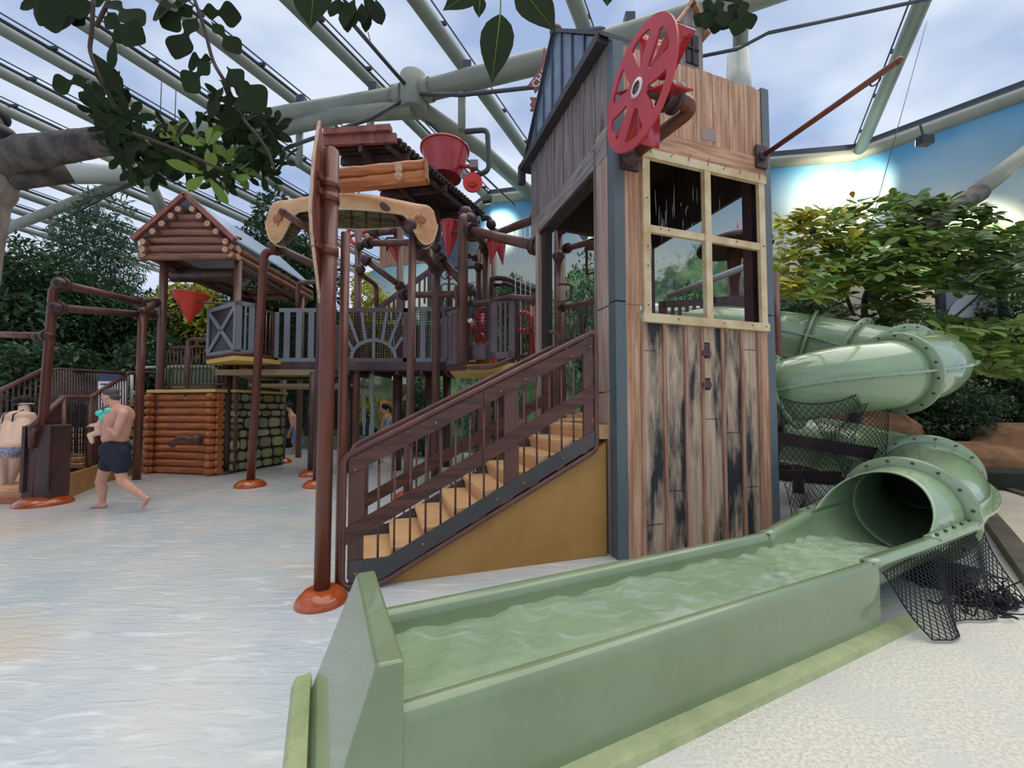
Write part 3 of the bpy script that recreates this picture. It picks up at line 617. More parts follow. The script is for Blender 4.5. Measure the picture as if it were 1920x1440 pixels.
# left side
b = B(); tb(b, -.012, .04, .115, .34, 0, 1.62); tb(b, -.012, .04, .115, .34, 1.635, 2.5); tb(b, -.012, .04, .115, .34, 2.515, 4.4); obj('side_boards', b, 'wlight', tower)
b = B(); tb(b, -.03, .05, .34, .365, 0, 4.3); obj('frayed_edge', b, 'wgrey', tower)
b = B()
ve = [.11 + i * .27 for i in range(9)]; ve[-1] = 2.3
for v0, v1 in zip(ve, ve[1:]):
    tb(b, 0, .05, v0 + .006, v1 - .006, 4.3, 5.34); tb(b, -.014, 0, v1 - .02, v1 + .012, 4.3, 5.34)
obj('gable_boards', b, 'wgrey', tower, 'weathered grey upright boards under the metal gable')
b = B(); tb(b, -.02, .06, .11, 2.28, 4.09, 4.34); obj('doorway_beam', b, 'wgreyh', tower, 'weathered grey beam over the side doorway')
b = B(); tb(b, .0, .16, .3, 2.25, 4.05, 4.085); tb(b, .02, .13, 1.84, 1.98, .0, 4.05); obj('doorway_post', b, 'wdark', tower)
b = B(); tb(b, -.02, .05, 2.0, 2.12, 0, 4.2); obj('side_boards', b, 'wlight', tower)
# back and right sides
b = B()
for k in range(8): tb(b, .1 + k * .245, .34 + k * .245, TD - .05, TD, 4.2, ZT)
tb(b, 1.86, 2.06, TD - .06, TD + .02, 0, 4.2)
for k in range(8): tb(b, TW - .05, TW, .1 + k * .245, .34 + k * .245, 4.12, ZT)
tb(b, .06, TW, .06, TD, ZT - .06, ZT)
obj('inner_boards', b, 'wdark', tower, 'boards darkened for the shade inside the tower')  # shade of the covered interior is put into the dark board colour
b = B(); tb(b, TW - .05, TW, .1, TD, 0, 1.35); tb(b, 1.93, TW, .12, .24, 0, 4.2); tb(b, .2, TW, TD - .05, TD, 0, 1.2); obj('lower_side_boards', b, 'dkbrown', tower)
b = B(); tb(b, .02, TW - .02, .05, TD, 1.22, 1.32); obj('deck', b, 'tan', tower)
# gable roof
AP = 6.5; VR = 1.30
b = B(); b.prism([T(-.05, .14, 5.36), T(-.05, 2.52, 5.38), T(-.05, VR, AP)], TU * .05); obj('metal_gable', b, 'metal_roof', tower, 'blue grey standing seam metal gable')
b = B()
for v in (.5, .8, 1.1, 1.4, 1.7, 2.0, 2.25):
    h = 5.38 + (AP - 5.38) * (1 - abs(v - VR) / 1.24); b.bar(T(-.06, v, 5.4), T(-.06, v, h - .03), .03, .02, TU)
b.bar(T(-.065, .08, 5.4), T(-.065, VR, AP), .05, .02, TU.cross(TV - ZU)); b.bar(T(-.065, 2.52, 5.4), T(-.065, VR, AP), .05, .02, TU)
obj('standing_seams', b, mat('slate_blue_seam', srgb(70, 84, 100), .35), tower)
b = B(); b.bar(T(-.06, .1, 5.31), T(-.06, 2.56, 5.36), .14, .10); b.bar(T(-.09, 2.54, 5.40), T(-.09, 2.54, 5.1), .1, .1, TU); obj('eave_board', b, 'darkfascia', tower, 'dark eave board under the gable')
b = B()
for v0, z0, in ((.06, 5.30), (2.56, 5.3)):
    b.prism([T(-.1, v0, z0), T(.55, v0, z0), T(.55, VR, AP), T(-.1, VR, AP)], (0, 0, .05))
obj('roof_slopes', b, 'darkfascia', tower)
# lookout cupola
cup = T(1.80, 1.05, 5.2); t = thing('cupola', 'small gabled wooden lookout on the tower ridge behind the red wheel', 'cupola', cup)
cu = lambda u, v, z: cup + TU * u + TV * v + ZU * z
b = B(); b.box(cu(0, 0, .77), (.38, .38, 1.55), TU, TV, ZU); b.prism([cu(-.19, -.19, 1.55), cu(.19, -.19, 1.55), cu(0, -.19, 1.84)], TV * .38); obj('body', b, 'wgrey', t)
b = B(); b.bar(cu(-.27, 0, 1.46), cu(.01, 0, 1.9), .52, .03, (0, 0, 1)); b.bar(cu(.27, 0, 1.46), cu(-.01, 0, 1.9), .52, .03, (0, 0, 1)); obj('roof', b, 'worangeh', t)
b = B(); b.box(cu(0, -.20, 1.2), (.2, .02, .42), TU, TV, ZU); b.box(cu(0, -.215, 1.2), (.02, .02, .42), TU, TV, ZU); b.box(cu(0, -.215, 1.2), (.2, .02, .02), TU, TV, ZU); obj('louvre', b, 'wdark', t)
# water dripping inside the window
b = B()
for k in range(46):
    u = .45 + 1.3 * rnd.random(); z = rnd.uniform(3.45, 4.05); l_ = rnd.uniform(.05, .3) * (1.3 if u < 1.1 else .7); v = rnd.uniform(.15, .6); b.tube([T(u, v, z), T(u + rnd.uniform(-.01, .01), v, z - l_ * .5), T(u + rnd.uniform(-.015, .015), v, z - l_)], [.002, .0035, .001], 4)
o = obj('dripping_water', b, 'fall'); tag(o, 'white drips of water falling inside the tower window', 'water', kind='stuff')
# arm pole on the front right corner
arm0 = T(1.93, -.03, 4.36); t = thing('outrigger_pole', 'brown pole reaching out from the tower front with a rope eye', 'pole', arm0)
b = B(); b.box(T(1.93, -.03, 4.36), (.16, .03, .26), TU, TV, ZU); b.cyl(T(1.93, -.02, 4.36), T(1.93, -.09, 4.36), .055); obj('wall_plate', b, 'dkbrown', t)
end = T(1.93, -1.32, 4.40); b = B(); b.cyl(T(1.93, -.05, 4.36), end, .028); b.sphere(end, .03); obj('pole', b, 'brown2', t)
b = B(); q = T(1.93, -1.15, 4.36); b.tube([q + TV * (.04 * math.cos(a)) - ZU * (.035 * math.sin(a)) for a in [k * math.pi / 8 for k in range(9)]], .006, 6); obj('rope_eye', b, 'dkframe', t)
# sign boards hanging behind the gable
t = thing('hanging_sign', 'pointed red brown sign reading CHAI hanging left of the tower roof', 'sign', at(1010, 150, 5.9))
p0 = at(997, 168, 5.9); p1 = at(1032, 122, 5.9); d = (p1 - p0).normalized(); n_ = V3(0, -1, 0); up_ = n_.cross(d) * -1
if up_.z < 0: up_ = -up_
b = B(); L_ = (p1 - p0).length; b.prism([p0 - up_ * .07, p0 + d * L_ - up_ * .07, p0 + d * L_ + up_ * .09, p0 + up_ * .09, p0 + d * .04 + up_ * .01], (0, .03, 0)); obj('board', b, 'signred', t)
cu_ = bpy.data.curves.new('lettering', 'FONT'); cu_.body = 'CHAI'; cu_.size = .16; cu_.extrude = .003; t0_ = bpy.data.objects.new('lettering_source', cu_); COL.objects.link(t0_); bpy.context.view_layer.update(); tx = bpy.data.objects.new('lettering', bpy.data.meshes.new_from_object(t0_)); bpy.data.objects.remove(t0_); COL.objects.link(tx)
mx = Matrix((( d.x, up_.x, -n_.x * -1, 0), (d.y, up_.y, n_.y, 0), (d.z, up_.z, n_.z, 0), (0, 0, 0, 1))); q = p0 - up_ * .05 + d * .05 - at(1010, 150, 5.9) + V3(0, -.006, 0)
mx.translation = q; tx.matrix_world = mx; tx.parent = t; tx.data.materials.clear(); tx.data.materials.append(M['white'])
b = B(); b.prism([at(1012, 132, 5.92), at(1018, 126, 5.92), at(1026, 106, 5.92), at(1020, 86, 5.92)], (0, .03, 0)); obj('arrow_tip', b, 'signred', t)
b = B(); b.prism([at(994, 182, 5.9), at(1016, 183, 5.9), at(1013, 208, 5.9), at(994, 206, 5.9), at(998, 200, 5.9), at(994, 195, 5.9), at(998, 189, 5.9)], (0, .03, 0)); tag(obj('sign_board', b, 'signred'), 'small red brown sign plank under the hanging sign', 'sign')
b = B(); b.tube([at(1045, 250, 6.0), at(1043, 60, 6.2)], .07, 12); b.sphere(at(1043, 60, 6.2), .11); tag(obj('sign_mast', b, 'dkbrown'), 'brown mast rising behind the tower gable', 'mast')

# ---- red wheel
hub = T(-.17, -.62, 0); hub.z = at(1185, 165, hub.y).z
wheel = thing('paddlewheel', 'big red spoked paddle wheel on the tower front corner', 'wheel', hub)
RW = .56
def wp(r, a, off=0):
    r *= .86; return hub - TV * (r * math.cos(a)) + ZU * (r * math.sin(a)) + TU * off
b = B(); nsp = 6; half = math.pi / nsp
rings = [.05, .10, .15, .185, .19, .21, .24, .28, .32, .36, .40, .435, .455, .465, .47, .50, .53, .56]
def hw_(r):
    r = min(.47, max(.185, r)); f = (r - .185) / .285; w_ = half * (.32 + .38 * f)
    if r < .21: w_ *= .55 + .45 * (r - .185) / .025
    if r > .435: w_ *= 1 - .35 * ((r - .435) / .035) ** 2
    return w_
nc_ = 8; cols = nsp * 2 * nc_; idx = {}
def ang(i, j):
    sec, k = divmod(j, 2 * nc_); c = 2 * math.pi * sec / nsp + .35; w_ = hw_(rings[i])
    return c - w_ + 2 * w_ * k / nc_ if k < nc_ else c + w_ + (2 * half - 2 * w_) * (k - nc_) / nc_
for k, off in enumerate((0, .02)):
    for i, r in enumerate(rings):
        for j in range(cols): idx[k, i, j] = len(b.v); b.v.append(tuple(wp(r, ang(i, j), off)))
keep = lambda i, j: not ((j % cols) % (2 * nc_) < nc_ and rings[i] >= .185 and rings[i + 1] <= .4701)
for i in range(len(rings) - 1):
    for j in range(cols):
        j2 = (j + 1) % cols
        if keep(i, j):
            b.f.append((idx[0, i, j], idx[0, i, j2], idx[0, i + 1, j2], idx[0, i + 1, j])); b.f.append((idx[1, i, j], idx[1, i + 1, j], idx[1, i + 1, j2], idx[1, i, j2])); b.sm += [False] * 2
            if i == len(rings) - 2 or not keep(i + 1, j): b.f.append((idx[0, i + 1, j], idx[0, i + 1, j2], idx[1, i + 1, j2], idx[1, i + 1, j])); b.sm.append(False)
            if i == 0 or not keep(i - 1, j): b.f.append((idx[0, i, j], idx[1, i, j], idx[1, i, j2], idx[0, i, j2])); b.sm.append(False)
            if not keep(i, j2): b.f.append((idx[0, i, j2], idx[1, i, j2], idx[1, i + 1, j2], idx[0, i + 1, j2])); b.sm.append(False)
            if not keep(i, j - 1): b.f.append((idx[0, i, j], idx[0, i + 1, j], idx[1, i + 1, j], idx[1, i, j])); b.sm.append(False)
obj('disc', b, 'redp', wheel, 'red disc with six tapered cut-outs')
for k in range(6):
    a = 2 * math.pi * (k) / 6 + .35; b = B(); c = wp(.42, a, .14)
    vs = []
    for j in range(7):
        r = .13 + .40 * j / 6; bend = .12 * math.sin(j / 6 * math.pi * .6)
        for o_2 in (.02, .24): vs.append(wp(r, a + bend, o_2))
    b.add(vs, [(2 * i, 2 * i + 1, 2 * i + 3, 2 * i + 2) for i in range(6)], True); o = obj('paddle', b, 'red', wheel); md = o.modifiers.new('thick', 'SOLIDIFY'); md.thickness = .012
b = B(); b.lathe(hub - TU * .012, [(.05, 0), (.075, 0), (.075, .03), (.05, .03)], 20, TU, False); obj('hub_ring', b, 'white', wheel, 'pale steel ring round the hub')
b = B(); b.cyl(hub - TU * .005, hub + TU * .36, .045); obj('hub', b, 'dkbrown', wheel)
t = thing('wheel_bracket', 'bent brown pipe bracket carrying the red wheel', 'bracket', T(.17, 0, 4.0))
hz = hub.z; b = B(); base_ = T(.16, -.03, 4.0); b.box(base_, (.2, .04, .26), TU, TV, ZU); b.lathe(base_, [(.11, 0), (.11, .03), (.07, .04), (.07, .12)], 20, -TV); obj('wall_plate', b, 'dkbrown', t)
b = B(); b.tube(rounded([base_, T(.42, -.64, hz - .04), T(.12, -.64, hz + .0)], .12), .062, 14); obj('pipe', b, 'brown2', t)
b = B(); b.lathe(T(.10, -.62, hz), [(.07, 0), (.12, 0), (.12, .035), (.085, .04), (.085, .1), (.12, .1), (.12, .135), (.07, .135)], 20, TU)
for k in range(8):
    a = k * math.pi / 4; b.sphere(T(.10, -.62, hz) + (TV * math.cos(a) + ZU * math.sin(a)) * .1, .016, 6, 4); b.sphere(T(.24, -.62, hz) + (TV * math.cos(a) + ZU * math.sin(a)) * .1, .016, 6, 4)
obj('bolted_bearing', b, 'darkpipe', t)

# ================================================================ STAIRCASE
SO = Vector((.86, 3.94, 0))
def S(u, v, z): return SO + TU * u + TV * v + ZU * z
stair = thing('staircase', 'tan moulded staircase climbing to the mine tower', 'staircase', S(-1.1, .5, 0))
def sb(b, u0, u1, v0, v1, z0, z1): return b.box(S((u0 + u1) / 2, (v0 + v1) / 2, (z0 + z1) / 2), (u1 - u0, v1 - v0, z1 - z0), TU, TV, ZU)
NS = 9; rise = 1.3 / NS; run = .262; us = -2.22; WS = 1.0
for k in range(NS):
    b = B(); u0 = us + k * run; z1 = (k + 1) * rise
    b.prism([S(u0 + .03, .05, z1 - rise), S(u0 + .015, .05, z1 - .06), S(u0, .05, z1 - .05), S(u0 - .0, .05, z1 - .012), S(u0 + .012, .05, z1), S(u0 + run + .03, .05, z1), S(u0 + run + .03, .05, z1 - rise)], TV * (WS - .08))
    obj('step', b, 'tan', stair)
b = B(); b.prism([S(-2.0, .04, 0.0), S(.1, .04, 0), S(.1, .04, 1.12)], TV * (WS - .1)); obj('side_panel', b, 'ochre', stair, 'plain ochre wedge panel under the steps')
b = B(); sb(b, us + 9 * run - .05, us + 9 * run + .6, .05, WS - .03, 1.2, 1.3); obj('landing', b, 'tan', stair)
def zb(u): return .03 + (u + 2.05) * (1.07 - .03) / 2.05   # bottom rail line
def zt(u): return 1.05 + (u + 2.36) * (2.25 - 1.05) / 2.36  # top rail line
def rail(v, label, back=False):
    t = thing('stair_railing', label, 'railing', S(-1.2, v, 0))
    uL, uR = -2.33, -.03
    path = [S(uL, v, .5), S(uL, v, zt(uL)), S(uR, v, zt(uR)), S(uR, v, zb(uR)), S(-2.02, v, .035), S(uL, v, .035)]
    b = B(); b.tube(rounded(path, .07, True), .026, 12, closed=True); obj('frame_tube', b, 'brown', t)
    def sl(name, z0l, z0r, ua, ub_, h, m):
        b = B(); um = (ua + ub_) / 2
        for a, c in ((ua, um - .003), (um + .003, ub_)):
            za = z0l + (z0r - z0l) * (a - uL) / (uR - uL); zc = z0l + (z0r - z0l) * (c - uL) / (uR - uL)
            b.prism([S(a, v - .02, za), S(c, v - .02, zc), S(c, v - .02, zc + h), S(a, v - .02, za + h)], TV * .03)
        return obj(name, b, m, t)
    sl('top_board', zt(uL) - .165, zt(uR) - .165, uL + .04, uR - .04, .125, 'board')
    sl('middle_board', zt(uL) - .71, zt(uR) - .66, uL + .02, uR - .03, .135, 'board')
    b = B(); b.prism([S(uL + .05, v - .022, .07), S(-2.03, v - .022, .07), S(uR - .03, v - .022, zb(uR) + .04), S(uR - .03, v - .022, zb(uR) + .19), S(-1.98, v - .022, .24), S(uL + .05, v - .022, .24)], TV * .03); obj('bottom_board', b, 'greyboard', t, 'charcoal bottom board')
    for ua, ub_ in ((uL + .04, uL + .16), (-.98, -.84), (uR - .14, uR - .04)):
        b = B(); zz = max(.1, zb(ua) + .12); b.prism([S(ua, v - .008, zz), S(ub_, v - .008, max(.1, zb(ub_) + .12)), S(ub_, v - .008, zt(ub_) - .1), S(ua, v - .008, zt(ua) - .1)], TV * .03); obj('upright_board', b, 'boardv', t)
    k = 0; u = uL + .27
    first = None
    while u < uR - .17:
        if not (-1.02 < u < -.8):
            b = B(); b.cyl(S(u, v + .02, max(.08, zb(u) + .1)), S(u, v + .02, zt(u) - .12), .0095, n=8); obj('baluster', b, 'brown', t)
        u += .128
    b = B()
    for u, z in ((uL + .09, zt(uL) - .10), (-1.6, zt(-1.6) - .10), (-1.02, zt(-1.02) - .12), (-.78, zt(-.78) - .12), (-.1, zt(-.1) - .13), (-.3, zt(-.3) - .13), (uL + .1, .14), (-1.7, zb(-1.7) + .11), (-1.05, zb(-1.05) + .11), (-.8, zb(-.8) + .11), (-.12, zb(-.12) + .12), (-.4, zb(-.4) + .12)):
        b.sphere(S(u, v - .025, z), .013, 8, 5)
    obj('bolt_heads', b, 'boltbr', t)
    return t
rail(0.0, 'near stair railing with brown boards in front of the tan steps')
rail(1.0, 'far stair railing seen through the near one')

# ================================================================ TROUGH AND TUBE SLIDE
W_ = Vector((.9024, .4309, 0)); N_ = Vector((-.4309, .9024, 0))
def P(s, n, z): return W_ * s + N_ * n + ZU * z
trough = thing('splash_trough', 'long sage green water trough in the foreground', 'trough', P(1.6, 1.8, 0))
def loft(b, secs, closed=False, smooth=True):
    k = len(secs[0]); vs = [p for s_ in secs for p in s_]; fs = []
    for i in range(len(secs) - 1):
        for j in range(k if closed else k - 1):
            j2 = (j + 1) % k; fs.append((i * k + j, i * k + j2, (i + 1) * k + j2, (i + 1) * k + j))
    b.add(vs, fs, smooth); return b
def prof(s):
    a, c = 1.385 - .012 * (s - .3), 2.165 - .012 * (s - .3)
    rim = [(a, 0), (a, .395), (a + .008, .425), (a + .03, .445), (a + .06, .443), (a + .085, .425), (a + .095, .39), (a + .13, .12), (a + .2, .07)]
    rim2 = [(c - .2, .07), (c - .13, .12), (c - .095, .39), (c - .085, .425), (c - .06, .443), (c - .03, .445), (c - .008, .425), (c, .395), (c, 0)]
    return [P(s, n, z) for n, z in rim + rim2]
b = B(); loft(b, [prof(s) for s in (.26, .6, 1.2, 1.8, 2.4, 3.0, 3.3)]); b.prism([P(3.3, 1.36, 0), P(3.3, 2.12, 0), P(3.3, 2.05, .1), P(3.3, 1.5, .1)], W_ * .01)
o = obj('trough_body', b, 'greenbox', trough)
b = B(); b.prism([P(.24, 1.38, 0), P(.24, 2.2, 0), P(.24, 2.16, .62), P(.24, 1.38, .62)], -W_ * .0001)
b = B()
top0, top1, bot0 = .175, .262, -.03
vs = [P(bot0, 1.38, 0), P(bot0 + .0, 2.36, 0), P(top0, 2.2, .62), P(top0, 1.385, .62), P(top1, 1.375, 0), P(top1, 2.36, 0), P(top1, 2.2, .62), P(top1, 1.375, .62)]
b.add(vs, [(0, 1, 2, 3), (4, 7, 6, 5), (3, 2, 6, 7), (0, 3, 7, 4), (1, 5, 6, 2), (0, 4, 5, 1)]); o = obj('end_plate', b, 'greenbox', trough, 'tall sloping end plate of the trough')
md = o.modifiers.new('bevel', 'BEVEL'); md.width = .012; md.segments = 3
b = B(); k = [P(-.12, 1.25, 0), P(-.1, 1.25, .05), P(-.03, 1.25, .055), P(-.02, 1.25, 0)]; b.prism(k, N_ * 1.17)
b.prism([P(-.05, 1.30, 0), P(-.05, 1.31, .035), P(-.05, 1.385, .05), P(-.05, 1.385, 0)], W_ * 3.66 - N_ * .03); o = obj('base_kerb', b, 'ledge', trough, 'yellow green skirting kerb on the floor')
# water
b = B(); secs = []
for i in range(130):
    s = .27 + i * (4.35 - .27) / 129; row = []
    zc = .335 - max(0, (s - 3.4)) * .06
    for j in range(36):
        f = j / 35; g_ = min(1, max(0, (s - 3.3) / .6)); n = (1.485 - .025 * g_) + f * (.585 + .07 * g_) - .012 * (s - .3) * (1 - g_)
        z = zc + .010 * math.sin(s * 9 + f * 4) + .008 * math.sin(s * 23 - f * 9) + rnd.uniform(-.004, .004) + .02 * math.exp(-((s - 3.5) ** 2) / .3) * math.sin(s * 31 + f * 17) + .03 * (f - .5) * math.exp(-((s - 2.2) ** 2) / .5)
        row.append(P(s, n, z))
    secs.append(row)
loft(b, secs); o = obj('running_water', b, 'water'); tag(o, 'pale green running water filling the trough', 'water')
# tube slide
slide = thing('tube_slide', 'pale green spiral tube slide winding down beside the tower', 'slide', (4.4, 5.6, 0))
RT = .40
SP_ = [(2.2, 8.2, 3.3), (3.2, 7.7, 3.1), (4.1, 7.15, 2.9), (4.9, 6.75, 2.68), (5.35, 6.3, 2.45), (5.58, 5.75, 2.22), (5.42, 5.2, 2.06), (4.95, 4.82, 1.95), (4.4, 4.65, 1.86), (3.8, 4.75, 1.78), (3.38, 5.2, 1.62), (3.25, 5.8, 1.42), (3.55, 6.3, 1.22), (4.2, 6.45, 1.05), (4.7, 6.15, .94), (5.0, 5.6, .82), (4.95, 4.95, .72), (4.6, 4.4, .64), (4.15, 4.0, .57), (3.62, 3.71, .53)]
def catmull(P_, m=6):
    P_ = [Vector(p) for p in P_]; out = []
    for i in range(len(P_) - 1):
        a = P_[max(0, i - 1)]; b_ = P_[i]; c = P_[i + 1]; d = P_[min(len(P_) - 1, i + 2)]
        for k in range(m):
            t_ = k / m; out.append(.5 * ((2 * b_) + (c - a) * t_ + (2 * a - 5 * b_ + 4 * c - d) * t_ ** 2 + (3 * b_ - a - 3 * c + d) * t_ ** 3))
    return out + [P_[-1]]
sp = catmull(SP_, 6); K = len(sp) - 1
def frame(i):
    t_ = (sp[min(K, i + 1)] - sp[max(0, i - 1)]).normalized(); h = Vector((t_.y, -t_.x, 0)).normalized(); return t_, h, h.cross(t_).normalized() if h.cross(t_).z > 0 else t_.cross(h).normalized()
def flange(i, parent=slide, nb=16, RF=.485, lab=None):
    t_, h, u_ = frame(i); c = sp[i]; b = B(); b.lathe(c - t_ * .02, [(RT - .005, 0), (RF, 0), (RF, .04), (RT - .005, .04)], 48, t_, False)
    f = obj('flange', b, 'green', slide, lab); f0 = None
    for k in range(nb):
        a = 2 * math.pi * (k + .5) / nb; q = c + (h * math.cos(a) + u_ * math.sin(a)) * ((RT + RF) / 2 + .005)
        b = B(); b.cyl(q - t_ * .032, q + t_ * .032, .013, n=6); obj('bolt', b, 'bolt', f)
FI = [12, 19, 26, 36, 48, 60, 74, 90, 105, K]
FI = [15, 19, 25, 31, 47, 58, 78, 99, K]
FI = [i for i in FI]
for a, c in zip([0] + FI[:-1], FI):
    b = B(); secs = []
    for i in range(a, c + 1):
        t_, h, u_ = frame(i); secs.append([sp[i] + (h * math.cos(2 * math.pi * j / 40) + u_ * math.sin(2 * math.pi * j / 40)) * RT for j in range(40)])
    loft(b, secs, True); o = obj('tube_section', b, 'green', slide); md = o.modifiers.new('thick', 'SOLIDIFY'); md.thickness = .012; md.offset = -1
    b = B()
    for sg in (1, -1):
        s1 = []
        for i in range(a, c + 1):
            t_, h, u_ = frame(i); q = sp[i]; s1.append([q + h * sg * (RT - .004) + u_ * .013, q + h * sg * (RT + .055) + u_ * .013, q + h * sg * (RT + .055) - u_ * .013, q + h * sg * (RT - .004) - u_ * .013])
        loft(b, s1, True, False)
        for i in range(a + 1, c, 2):
            t_, h, u_ = frame(i); q = sp[i] + h * sg * (RT + .03); b.cyl(q - u_ * .025, q + u_ * .025, .01, n=6)
    obj('side_seam', b, 'green', slide, 'bolted seam along the tube')
for i in FI: flange(i)
# mouth section with an oblique lip
b = B(); secs = []
c0 = sp[K]; cM = P(4.2, 1.80, .50)
for k in range(9):
    f = k / 8; row = []
    for j in range(49):
        a = math.pi * j / 48 if True else 0
        nx = math.cos(a); zz = math.sin(a)
        send = 4.2 + .40 * zz ** .8
        s0 = c0.dot(W_); n0 = c0.dot(N_); s_ = s0 + (send - s0) * f; n_c = n0 + (1.80 - n0) * (f if s0 > 4.2 else f); zc = c0.z + (.50 - c0.z) * f
        row.append(P(s_, n_c - nx * RT, zc + zz * RT * (1 - .02 * f)))
    secs.append(row)
loft(b, secs); o = obj('mouth_hood', b, 'green', slide, 'open hooded mouth of the slide'); md = o.modifiers.new('thick', 'SOLIDIFY'); md.thickness = .012
b = B(); secs = []
s0 = c0.dot(W_); n0 = c0.dot(N_)
for k in range(17):
    f = k / 16; s_ = s0 + (3.28 - s0) * f; g = max(0, (4.2 - s_) / .92); nc = n0 + (1.8 - n0) * min(1, (s0 - s_) / (s0 - 4.2)); nc = nc if s_ > 4.2 else 1.80 - .061 * g; zc = c0.z + (.448 - c0.z) * f
    hw = RT - .105 * g; row = [P(s_, nc - hw - .085, zc - .05), P(s_, nc - hw - .085, zc), P(s_, nc - hw, zc)]
    for j in range(1, 24):
        a = math.pi * j / 24; dep = RT * (1 - g) + .36 * g; e = 1 - .35 * g
        row.append(P(s_, nc - hw * math.copysign(abs(math.cos(a)) ** e, math.cos(a)), zc - dep * math.sin(a) ** e))
    row += [P(s_, nc + hw, zc), P(s_, nc + hw + .085, zc), P(s_, nc + hw + .085, zc - .05)]; secs.append(row)
loft(b, secs); o = obj('run_out_flume', b, 'green', slide); md = o.modifiers.new('thick', 'SOLIDIFY'); md.thickness = .012
for sg, nm in ((-1, 'near'), (1, 'far')):
    b = B(); b.prism([P(4.12, 1.8 + sg * .39, .485), P(4.88, 1.8 + sg * .39, .525), P(4.88, 1.8 + sg * .49, .525), P(4.12, 1.8 + sg * .49, .485)], (0, 0, .014)); f = obj('joint_plate', b, 'green', slide)
    for k in range(5): b = B(); q = P(4.2 + k * .15, 1.8 + sg * .44, .50 + k * .008); b.cyl(q, q + V3(0, 0, .02), .012, n=6); obj('bolt', b, 'bolt', f)
# supports
for i, (x, y, z, lab) in enumerate(((3.35, 5.2, 1.25, 'dark brown slide post wrapped in netting beside the tower'), (5.0, 7.0, 2.1, 'brown post behind the tube slide'), (5.75, 6.6, 1.9, 'leaning brown prop under the upper tube'))):
    b = B(); b.cyl((x, y, 0), (x - (.5 if i == 2 else 0), y - (.5 if i == 2 else 0), z), .09 if i else .1); 
    if i == 0: b.bar((x, y, 1.1), (x + 1.5, y - .1, .85), .12, .16); b.bar((x, y, .62), (x + .9, y, .60), .08, .1)
    tag(obj('slide_post', b, 'dkbrown'), lab, 'post')
# safety nets
def nf(a, b_):
    tl, tr, bl, br = at(1462, 745, 4.6), at(1648, 712, 4.35), at(1475, 985, 4.7), at(1570, 905, 4.4)
    p = (tl.lerp(tr, a)).lerp(bl.lerp(br, a), b_); p.z -= .16 * math.sin(a * math.pi) * (1 - b_); return p + V3(.03 * math.sin(b_ * 9), .05 * math.sin(a * 7 + b_ * 5), 0)
netting('safety_net', nf, 16, 16, .0035, None, 'black safety net hanging beside the tower under the upper tube', cat='net', diamond=True)
def nf2(a, b_):
    tl, tr, bl, br = at(1500, 742, 4.9), at(1660, 735, 4.6), at(1590, 900, 4.6), at(1665, 890, 4.5)
    p = (tl.lerp(tr, a)).lerp(bl.lerp(br, a), b_); return p + V3(0, .1 * math.sin(a * 6) * math.sin(b_ * 5), 0)
netting('safety_net', nf2, 16, 16, .0035, None, 'second layer of black net gathered under the tube bend', cat='net', diamond=True)
def nf3(a, b_):
    tl, tr, bl, br = P(3.35, 1.35, .38), P(5.1, 1.38, .48), P(3.45, 1.25, .02), P(4.75, 1.22, .02)
    p = (tl.lerp(tr, a)).lerp(bl.lerp(br, a), b_); return p + N_ * (.05 * math.sin(a * 14 + b_ * 3) * b_) - N_ * .1 * b_
netting('ground_net', nf3, 34, 10, .0035, None, 'loose black net trailing on the floor under the slide mouth', cat='net', diamond=True)
b = B(); r_ = random.Random(4)
for k in range(46):
    c = P(4.55 + r_.gauss(0, .16), 1.2 + r_.gauss(0, .07), 0); q = [c + V3(0, 0, .01)]
    for j in range(6): q.append(q[-1] + V3(r_.uniform(-.09, .09), r_.uniform(-.07, .07), 0)); q[-1].z = max(.006, min(.16, q[-1].z + r_.uniform(-.04, .05)))
    b.tube(catmull(q, 3), .006, 4, False)
tag(obj('net_bundle', b, 'net'), 'tangled heap of black netting right of the trough', 'net', kind='stuff')
b = B(); b.prism([P(4.5, 1.36, .0), P(4.95, 1.36, .0), P(5.0, 1.36, .12), P(4.55, 1.36, .12)], N_ * .3); tag(obj('support_block', b, 'black'), 'black covered foot under the slide mouth', 'support')

# ================================================================ STEEL POSTS
def base_flange(b, c, r): b.lathe(c, [(r * 1.0, 0), (r, .02), (r * .92, .06), (r * .7, .11), (r * .45, .13)], 28)
def post(label, px, ytop, Y, r, px2=None, zb_=0, m='brown', flange_r=0, group=None, elbow=None, ball=None, name='steel_post'):
    """upright from its foot (or zb_) to the height seen at (px, ytop); elbow adds a bent head"""
    top = at(px, ytop, Y); foot = V3(at(px2 if px2 else px, 740, Y).x if px2 else top.x, Y, zb_)
    t = thing(name, label, 'post', foot, group or 'brown steel posts of the play structure')
    path = [foot, top]
    if elbow: path = [foot] + rounded([foot.lerp(top, .9), top, top + Vector(elbow)], min(.15, r * 2.2))
    b = B(); b.tube(path, r, 16)
    if not elbow: b.sphere(top, (r, r, r * .35))
    obj('pipe', b, m, t)
    if flange_r: b = B(); base_flange(b, foot, flange_r); obj('base', b, 'orange', t, 'glossy orange brown base')
    if ball:
        for q in ball:
            q = at(*q); b = B(); b.sphere(q, r * 1.35, 12, 8)
            for k in range(6):
                a = k * math.pi / 3; b.sphere(q + V3(math.cos(a), 0, math.sin(a)) * r * 1.35, r * .22, 6, 4)
            obj('bolted_joint', b, 'dkbrown', t)
    return t
